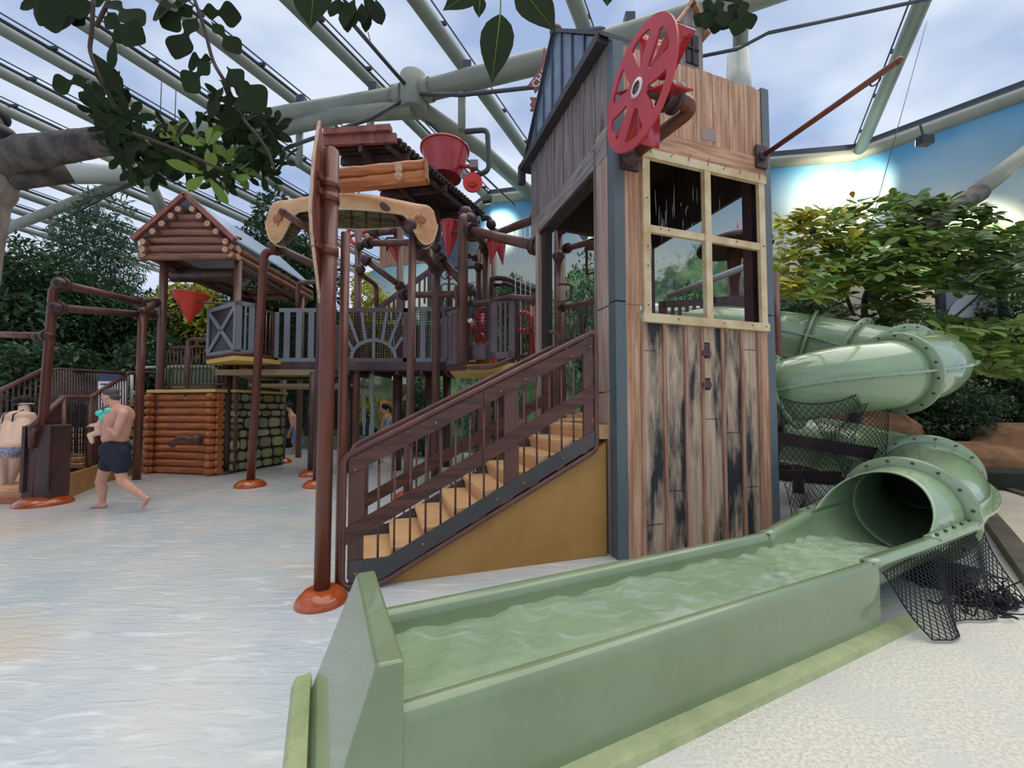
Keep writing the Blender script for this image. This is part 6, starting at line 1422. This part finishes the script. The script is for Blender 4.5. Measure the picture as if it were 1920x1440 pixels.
# girl with a ponytail
YG = 10.9
def g_(px, py, dy=0): return at(px, py, YG + dy)
girl = thing('person', 'dark haired girl in blue floral swimsuit walking left behind the stairs', 'person', g_(722, 868))
sg = []; hd = g_(720, 764); fr = head(sg, hd, V3(-.9, -.2, -.4), V3(-.2, 0, 1), .95)
sg += [(hd - ZU * .05, g_(726, 778), .045, .07), ('s', g_(727, 784), (.11, .14, .11)), (g_(727, 784), g_(726, 802), .10, .085), (g_(726, 802), g_(727, 815), .10, .12), (g_(730, 778, -.12), g_(726, 800, -.16), .038, .032), (g_(726, 800, -.16), g_(714, 806, -.1), .03, .022), (g_(722, 779, .12), g_(716, 800, .15), .038, .03),
       (g_(722, 818), g_(719, 840), .075, .05), (g_(719, 840), g_(717, 866), .048, .03), (g_(730, 818), g_(735, 842), .075, .05), (g_(735, 842), g_(745, 862), .048, .03)]
foot(sg, V3(g_(717, 866).x, YG, .035), V3(g_(708, 866).x, YG - .04, .03)); foot(sg, V3(g_(745, 862).x, YG, .05), V3(g_(738, 866).x, YG - .02, .03)); hand(sg, g_(714, 806, -.1), V3(-1, 0, -.3), V3(0, 0, 1), .85)
body('body', sg, 'skin2', girl, .01); eyes(hd, fr, girl, .95)
b = B(); b.sphere(hd + V3(.02, 0, .03), (.105, .092, .098)); b.tube(catmull([hd + V3(.09, 0, .04), hd + V3(.17, 0, -.02), hd + V3(.19, .0, -.16)], 4), [.05, .055, .055, .05, .045, .04, .03, .02, .01][:9], 8); obj('hair', b, 'hair', girl)
body('swimsuit', [('s', g_(727, 789), (.115, .135, .12)), (g_(727, 790), g_(726, 802), .108, .095), (g_(726, 802), g_(727, 815), .108, .128)], 'bluefl', girl, .011)
# ================================================================ TREES AND LEAVES
def leaf_mesh(b, c, d, up, L_, Wd, fold=.12, lobed=False):
    d = d.normalized(); s_ = d.cross(up)
    if s_.length < 1e-3: s_ = d.orthogonal()
    s_.normalize(); n_ = s_.cross(d).normalized()
    if lobed: pr = [(0, .02), (.08, .05), (.15, .18), (.22, .30), (.30, .32), (.37, .22), (.43, .13), (.49, .14), (.56, .28), (.64, .46), (.72, .53), (.80, .50), (.87, .38), (.93, .25), (.97, .15), (1.0, .02)]
    else: pr = [(0, .03), (.25, .26), (.5, .42), (.72, .44), (.88, .28), (1.0, .02)]
    if lobed:
        q_ = []
        for i in range(len(pr) - 1):
            a = pr[max(0, i - 1)]; c_ = pr[i]; e = pr[i + 1]; g = pr[min(len(pr) - 1, i + 2)]
            for t_ in (0, .33, .67): q_.append((c_[0] + (e[0] - c_[0]) * t_, max(0, .5 * (2 * c_[1] + (e[1] - a[1]) * t_ + (2 * a[1] - 5 * c_[1] + 4 * e[1] - g[1]) * t_ ** 2 + (3 * c_[1] - a[1] - 3 * e[1] + g[1]) * t_ ** 3))))
        pr = q_ + [pr[-1]]
    n0 = len(b.v); k = len(pr); rows = []
    for f, w in pr:
        base = c + d * (L_ * f) - n_ * (L_ * .12 * f * f)
        b.v.append(tuple(base - s_ * (w * Wd) + n_ * (w * Wd * fold * 2))); b.v.append(tuple(base)); b.v.append(tuple(base + s_ * (w * Wd) + n_ * (w * Wd * fold * 2)))
    for i in range(k - 1):
        a = n0 + i * 3; b.f += [(a, a + 1, a + 4, a + 3), (a + 1, a + 2, a + 5, a + 4)]; b.sm += [True, True]
def small_leaves(name, blobs, n, size, m, parent, seed, droop=.3, asp=.42):
    """fast two-quad leaves scattered over ellipsoids (c, (rx,ry,rz))"""
    rg = np.random.default_rng(seed); w = np.array([b_[1][0] * b_[1][1] + b_[1][2] ** 2 for b_ in blobs]); w = w / w.sum(); cnt = rg.multinomial(n, w); V = []; F_ = []
    for (c, r), k in zip(blobs, cnt):
        u = rg.normal(size=(k, 3)); u /= np.linalg.norm(u, axis=1)[:, None]; rad = rg.uniform(.45, 1.0, (k, 1)) ** .5; p = np.array(c) + u * rad * np.array(r)
        d = u * .6 + rg.normal(size=(k, 3)) * .7 - np.array([0, 0, droop]); d /= np.linalg.norm(d, axis=1)[:, None]
        s_ = np.cross(d, rg.normal(size=(k, 3)) * .5 + np.array([0, 0, 1])); s_ /= np.linalg.norm(s_, axis=1)[:, None] + 1e-6
        L_ = size * rg.uniform(.6, 1.25, (k, 1)); nn_ = np.cross(s_, d) * L_ * .08
        V.append(np.stack([p, p + d * L_ * .5 - s_ * L_ * asp * .5 + nn_, p + d * L_, p + d * L_ * .5 + s_ * L_ * asp * .5 + nn_], 1).reshape(-1, 3))
    V = np.concatenate(V); base = LOC[parent]; V = V - np.array(base); V[:, 2] = np.maximum(V[:, 2], -base.z + .02); nf_ = len(V) // 4
    me = bpy.data.meshes.new(name); me.vertices.add(len(V)); me.vertices.foreach_set('co', V.astype(np.float32).ravel()); me.loops.add(len(V)); me.loops.foreach_set('vertex_index', np.arange(len(V), dtype=np.int32))
    me.polygons.add(nf_); me.polygons.foreach_set('loop_start', np.arange(0, len(V), 4, dtype=np.int32)); me.update(calc_edges=True); me.validate()
    me.materials.append(M[m]); o = bpy.data.objects.new(name, me); COL.objects.link(o); o.parent = parent; LOC[o] = base; return o
def tree(label, x, y, h, r, seed, m='leafbg', n=5200, size=.2, low=.25, asp=.42, name='leafy_tree', squash=1.0, trunk=True):
    rr_ = random.Random(seed); t = thing(name, label, 'tree', (x, y, 0), 'trees and shrubs around the pool'); blobs = []
    for k in range(9):
        a = rr_.uniform(0, 6.28); z = h * (low + (1 - low) * (k + .5) / 9); rk = r * (.55 + .45 * math.sin(math.pi * (k + 1) / 10)); q = r * .45 * rr_.random()
        blobs.append(((x + math.cos(a) * q, y + math.sin(a) * q, z), (rk * rr_.uniform(.55, .8), rk * rr_.uniform(.55, .8) * squash, h * .13)))
    small_leaves('foliage', blobs, n, size, m, t, seed, asp=asp)
    if trunk:
        b = B(); b.tube([(x, y, 0), (x + .1, y, h * .4), (x - .05, y + .1, h * .85)], [.12, .09, .03], 8)
        for k in range(4): a = k * 1.6 + seed; b.tube([(x + .05, y, h * (.3 + .12 * k)), (x + math.cos(a) * r * .6, y + math.sin(a) * r * .6, h * (.45 + .13 * k))], [.05, .015], 6)
        obj('trunk', b, 'barkd', t)
    return t
def X_(px, Y): return at(px, 600, Y).x
tree('dark bushy tree at the left edge of the forest', X_(-10, 11), 11, 5.6, 1.9, 1, n=9000)
tree('dark tree behind the bent post at the left', X_(90, 12), 12, 6.2, 1.9, 2, n=9000)
tree('dark tree right of the bent post', X_(190, 13), 13, 5.6, 1.8, 3, n=9000)
tree('tall feathery tree rising above the left forest', X_(175, 16), 16, 9.4, 2.0, 4, 'leafb2', n=5200, size=.3, low=.55, asp=.2)
tree('dark tree directly behind the log hut posts', X_(290, 14), 14, 5.4, 1.8, 5, n=9000)
tree('yellowish bush seen under the hut roof', X_(345, 14.5), 14.5, 6.0, 1.3, 6, 'leafyl', n=1500, size=.26, low=.6)
tree('dark tree seen between the hut posts', X_(380, 15.5), 15.5, 5.8, 1.8, 7, n=8000)
tree('leafy tree between the hut and the board sign', X_(500, 15.5), 15.5, 9.3, 1.9, 8, 'leafbg', n=9000, size=.24)
tree('leafy tree right behind the board sign', X_(580, 15), 15, 8.0, 1.5, 9, 'leafbg', n=7000, size=.24)
tree('yellow green bush behind the upper deck posts', X_(690, 14.5), 14.5, 6.2, 1.0, 10, 'leafyl', n=4000, size=.2)
tree('low dark bush behind the left railing', X_(150, 10), 10, 2.9, 1.5, 11, n=6000, low=.1)
tree('low dark bush at the far left behind the woman', X_(20, 9.8), 9.8, 2.9, 1.5, 12, n=6000, low=.1)
tree('low bush behind the rod railing above the log wall', X_(300, 12), 12, 3.6, 1.3, 13, n=5000, low=.2)
tree('far bush left of the round node strut', X_(30, 18), 18, 8.0, 2.4, 14, 'leafb2', n=6000, size=.28)
tree('far tall tree behind the hut roof ridge', X_(430, 20), 20, 8.6, 2.4, 15, 'leafb2', n=5000, size=.28)
tree('bluish tree by the mural right of the round headed post', X_(960, 14.8), 14.8, 6.0, .9, 16, 'leafb2', n=2600, size=.2, low=.4)
tree('grey green shrub seen under the bridge by the stairs', X_(800, 12.6), 12.6, 2.6, 1.0, 17, 'leafb2', n=4000, size=.14, low=.1)
tree('grey green shrub seen through the near stair railing', X_(930, 11.5), 11.5, 2.6, 1.2, 18, 'leafb2', n=5000, size=.14, low=.1)
tree('slender tree seen through the tower doorway', X_(1090, 12.5), 12.5, 5.8, .9, 19, 'leafb2', n=1500, size=.16, low=.45)
tree('round bright tree seen through the lower window panes', X_(1290, 12.5), 12.5, 5.0, 1.9, 20, 'leafb2', n=9000, size=.18, low=.2)
tree('dense dark green tree right of the tower behind the fig', X_(1520, 12.2), 12.2, 5.0, 1.8, 21, 'leafbg', n=9000, size=.18, low=.15)
tree('dense dark conifer like shrub beside the dark framed opening', X_(1735, 10), 10, 3.9, .85, 22, 'leafb2', n=5000, size=.13, low=.15)
tree('dark shrub behind the big slide bend', X_(1640, 10.5), 10.5, 3.4, 1.2, 23, 'leafbg', n=6000, size=.16, low=.1)
tree('low dark green shrub behind the boulder', X_(1800, 9.3), 9.3, 2.0, 1.2, 24, 'leafbg', n=6000, size=.13, low=.1)
tree('dark hedge plant at the right edge above the boulder', X_(1900, 9.6), 9.6, 4.3, 1.2, 25, 'leafbg', n=7000, size=.16, low=.1)

def rosette(b, c, up, n, L_, Wd, r_, lobed=False):
    up = Vector(up).normalized(); X = up.orthogonal().normalized(); Y_ = up.cross(X); a0 = r_.uniform(0, 6)
    for k in range(n):
        a = a0 + k * 2.4 + r_.uniform(-.2, .2); el = r_.uniform(-.25, .5); d = (X * math.cos(a) + Y_ * math.sin(a)) * math.cos(el) + up * math.sin(el)
        leaf_mesh(b, Vector(c) + d * .03, d, up, L_ * r_.uniform(.7, 1.15), Wd * L_, .1, lobed)
# fig tree on the right
fig = thing('fig_tree', 'broad leaved fig tree spreading to the right of the tower', 'tree', (6.9, 8.6, 0))
b = B(); root = V3(6.9, 8.6, 0); fk = at(1640, 560, 8.4)
b.tube(catmull([root, at(1655, 640, 8.5), fk, at(1605, 510, 8.1), at(1560, 470, 7.8), at(1520, 430, 7.6)], 4), .07, 8)
b.tube(catmull([at(1625, 640, 8.4), at(1622, 560, 8.3), at(1650, 520, 8.2), at(1700, 470, 8.0), at(1760, 420, 7.8)], 4), .06, 8)
b.tube(catmull([at(1600, 590, 8.3), at(1570, 520, 8.2), at(1530, 490, 8.0)], 4), .035, 8)
b.tube(catmull([at(1515, 575, 8.2), at(1560, 552, 8.3), at(1620, 520, 8.3)], 4), .06, 8)
b.tube(catmull([at(1760, 620, 6.8), at(1830, 560, 6.6), at(1885, 510, 6.5), at(1930, 470, 6.3)], 4), .018, 6)
b.tube([at(1780, 580, 6.6), at(1750, 600, 6.5), at(1840, 640, 6.5)], .012, 6)
obj('branches', b, 'barkd', fig)
b = B(); b.tube([at(1835, 362, 8.6), at(1740, 425, 8.4), at(1640, 505, 8.3), fk], [.2, .19, .17, .12], 12); obj('limb', b, 'barkd', fig)
r_ = random.Random(11)
zones = [((1450, 380, 1600, 560), 7.4, 95, 'leafyl'), ((1560, 365, 1760, 520), 7.8, 95, 'leafmd'), ((1500, 400, 1700, 560), 7.0, 60, 'leafmd'), ((1680, 360, 1870, 470), 7.3, 70, 'leafdk'), ((1640, 440, 1900, 540), 6.8, 90, 'leafmd'), ((1780, 430, 1935, 560), 6.4, 50, 'leafdk'), ((1650, 520, 1760, 600), 7.4, 30, 'leafmd'), ((1740, 600, 1930, 700), 6.3, 90, 'leafmd'), ((1560, 560, 1700, 620), 7.9, 30, 'leafdk')]  # left zone gets yellower leaves, its sunlit look put into the colour
for (x0, y0, x1, y1), Y_, n, m in zones:
    b = B()
    for k in range(n):
        px = r_.uniform(x0, x1); py = r_.uniform(y0, y1)
        if m == 'leafdk' and y1 < 500 and py > 470 - .0: continue
        # rounded crown outline
        top = 372 + 50 * ((px - 1690) / 260) ** 2 if px > 1450 else 400
        if py < top: py = top + r_.uniform(0, 25)
        c = at(px, py, Y_ + r_.uniform(-.7, .7)); rosette(b, c, V3(r_.uniform(-.4, .4), r_.uniform(-1.0, .1), 1), r_.randint(5, 8), .25, .56, r_)
    o = obj('foliage', b, m, fig)
b = B()
for px, py in ((1500, 415), (1495, 450), (1453, 485), (1885, 490), (1600, 372), (1870, 480), (1470, 460)): leaf_mesh(b, at(px, py, 6.9), V3(r_.uniform(-1, 1), -.5, r_.uniform(-.5, .5)), ZU, .2, .09)
obj('yellowed_leaves', b, mat('yellowed_leaf', srgb(214, 150, 60), .5), fig)
# left trunk with overhanging branch and leaves
tr = thing('bark_column', 'pale bark covered trunk at the left edge with a heavy branch', 'tree', at(-20, 700, 5.0) * 1)
b = B(); b.tube(catmull([V3(-7.6, 5.0, 0), at(-100, 620, 5.0), at(-72, 470, 5.0), at(-52, 350, 5.0), at(-44, 270, 5.0)], 5), [.36] * 5 + [.34] * 5 + [.33] * 5 + [.38] * 5 + [.44], 20); obj('trunk', b, 'bark', tr)
b = B(); b.tube(catmull([at(-40, 302, 5.0), at(30, 290, 5.0), at(120, 276, 4.9), at(205, 264, 4.8), at(300, 262, 4.7)], 5), [.30, .29, .28, .26, .24, .22, .2, .2, .19, .18, .18, .17, .17, .16, .16, .15, .13, .11, .09, .06, .03], 16); obj('branch', b, 'barkd', tr, 'dark heavy branch')
b = B(); b.tube([at(-10, 335, 5.1), at(60, 330, 5.2), at(130, 323, 5.4)], [.16, .14, .13], 12); obj('broken_bark_sleeve', b, 'barkd', tr)
b = B(); b.sphere(at(-12, 215, 4.9), (.12, .16, .15)); b.sphere(at(4, 252, 4.85), (.12, .16, .12)); b.sphere(at(-24, 240, 4.8), (.16, .16, .22)); tag(obj('black_lamp', b, 'black'), 'black rounded fitting on top of the trunk at the left edge', 'fitting')
ov = thing('overhanging_branch', 'leafy branch cluster hanging over the top left of the picture', 'branch', at(300, 270, 4.4))
r_ = random.Random(5)
for (pl, n, Y_, L_, m, lob) in (([(215, 205), (240, 250), (260, 290), (300, 270), (350, 290), (400, 310)], 75, 4.4, .2, 'leafsh', False), ([(420, 220), (450, 240), (490, 250), (480, 290), (520, 310)], 44, 4.6, .2, 'leafsh', False), ([(360, 260), (400, 300), (430, 330)], 9, 4.1, .24, 'leafmd', False)):
    b = B()
    for k in range(n):
        px, py = pl[r_.randrange(len(pl))]; c = at(px + r_.gauss(0, 20), py + r_.gauss(0, 18), Y_ + r_.uniform(-.4, .4)); rosette(b, c, V3(r_.uniform(-.6, .6), -.7, r_.uniform(-1, .4)), r_.randint(4, 7), L_, .42, r_, lob)
    obj('foliage', b, m, ov)
b = B()
for pts in (((175, 0), (172, 60), (170, 100), (195, 160), (215, 200)), ((365, 0), (385, 60), (400, 115), (425, 160), (450, 215), (470, 240)), ((205, 0), (180, 50)), ((250, 250), (330, 280), (420, 320)), ((470, 240), (500, 280), (515, 320))): b.tube(catmull([at(px, py, 2.6 if py < 190 else 4.3 if False else 3.2) for px, py in pts], 4), .012, 6)
obj('twigs', b, 'twig', ov)
# near hanging leaves, lobed like oak
nl_ = thing('lobed_leaves', 'large lobed leaves hanging in the top left corner', 'branch', at(250, 60, 2.6))
specs = [((175, 5), (40, 0), 2.6, 1), ((175, 10), (60, 30), 2.6, 1), ((180, 0), (100, 45), 2.7, 1), ((190, 30), (262, 70), 2.5, 1), ((200, 20), (235, 75), 2.6, 1), ((195, 0), (262, 35), 2.6, 1), ((175, 100), (222, 168), 2.6, 0), ((168, 148), (92, 160), 2.5, 1), ((215, 75), (205, 125), 2.6, 0), ((170, 170), (205, 195), 2.6, 0),
         ((360, 0), (275, 20), 2.6, 1), ((372, 30), (320, 100), 2.6, 1), ((365, 10), (300, 45), 2.7, 1), ((375, 20), (448, 28), 2.6, 1), ((395, 40), (448, 95), 2.6, 1), ((398, 115), (340, 165), 2.6, 1), ((400, 112), (345, 115), 2.7, 1), ((425, 125), (487, 200), 2.6, 1), ((420, 160), (390, 215), 2.6, 1), ((430, 170), (430, 235), 2.7, 1), ((410, 150), (470, 170), 2.8, 1),
         ((330, 0), (350, 30), 2.6, 1), ((120, 0), (150, 40), 2.7, 1), ((200, 0), (140, 20), 2.8, 1), ((90, 0), (30, 10), 2.6, 0)]
b = B()
for (p0x, p0y), (p1x, p1y), Y_, lob in specs:
    a = at(p0x, p0y, Y_); c = at(p1x, p1y, Y_ + r_.uniform(-.06, .06)); leaf_mesh(b, a, c - a, V3(r_.uniform(-.3, .3), -1, r_.uniform(-.4, .4)), (c - a).length, (c - a).length * .54 if lob else (c - a).length * .5, .06, bool(lob))
obj('foliage', b, 'leafsh', nl_)
def near_leaf(label, p0, p1, Y_, wd, stem=None):
    a = at(*p0, Y_); c = at(*p1, Y_); t = thing('hanging_leaf', label, 'leaf', a, 'near leaves hanging from the top edge'); b = B(); d = c - a; L_ = d.length; d.normalize(); s_ = d.cross(V3(0, 1, 0)).normalized(); n_ = s_.cross(d); pr = [(0, .03), (.06, .2), (.15, .38), (.3, .5), (.45, .5), (.6, .42), (.75, .28), (.88, .12), (1, .0)]
    n0 = len(b.v)
    for f, w in pr: base = a + d * L_ * f; b.v += [tuple(base - s_ * w * wd * L_ - V3(0, w * .04 * L_, 0)), tuple(base), tuple(base + s_ * w * wd * L_ - V3(0, w * .04 * L_, 0))]
    for i in range(len(pr) - 1): q = n0 + i * 3; b.f += [(q, q + 1, q + 4, q + 3), (q + 1, q + 2, q + 5, q + 4)]; b.sm += [True] * 2
    obj('blade', b, 'leafsh', t)
    b = B(); b.tube([a, a + d * L_ * .95], [.003, .001], 4)
    if stem: b.tube([a, at(*stem, Y_)], .0025, 4)
    obj('stem', b, 'leafmd', t)
near_leaf('single pointed leaf hanging alone left of the tower', (938, 27), (922, 157), 1.5, .46, (940, -30))
near_leaf('large leaf pointing right above the tower gable', (975, -25), (1042, 60), 1.5, .62)
near_leaf('flat dark leaf cut by the top edge left of the single leaf', (900, -25), (830, 20), 1.6, .6)
near_leaf('small leaf tip behind the single hanging leaf', (900, -5), (898, 34), 1.7, .6)
near_leaf('broad dark leaf at the top left of centre', (590, -40), (582, 54), 1.6, .75)
near_leaf('tiny leaf tip at the top edge above the red wheel', (1140, -25), (1138, 12), 1.6, .7)
def cluster(label, pts, n, Y_, L_, seed, m='leafsh', lob=False):
    t = thing('leaf_cluster', label, 'branch', at(*pts[0], Y_)); r_ = random.Random(seed); b = B()
    for k in range(n): px, py = pts[r_.randrange(len(pts))]; c = at(px + r_.gauss(0, 7), py + r_.gauss(0, 5), Y_ + r_.uniform(-.1, .1)); leaf_mesh(b, c, V3(r_.uniform(-.6, .6), r_.uniform(-.2, .2), -1), V3(0, -1, 0), L_ * r_.uniform(.7, 1.1), L_ * .55, .05, lob)
    obj('foliage', b, m, t)
    b = B(); b.tube([at(pts[0][0], -40, Y_), at(*pts[0], Y_), at(*pts[-1], Y_)], .005, 5); obj('twig', b, 'twig', t)
cluster('leaf cluster at the top edge left of the single leaf', [(640, -5), (665, 5), (690, 2), (650, 10)], 14, 2.4, .16, 3)
cluster('lobed leaf cluster at the top edge right of the red wheel', [(1330, -5), (1350, 0), (1375, -2), (1390, 5)], 12, 2.2, .17, 8, lob=True)
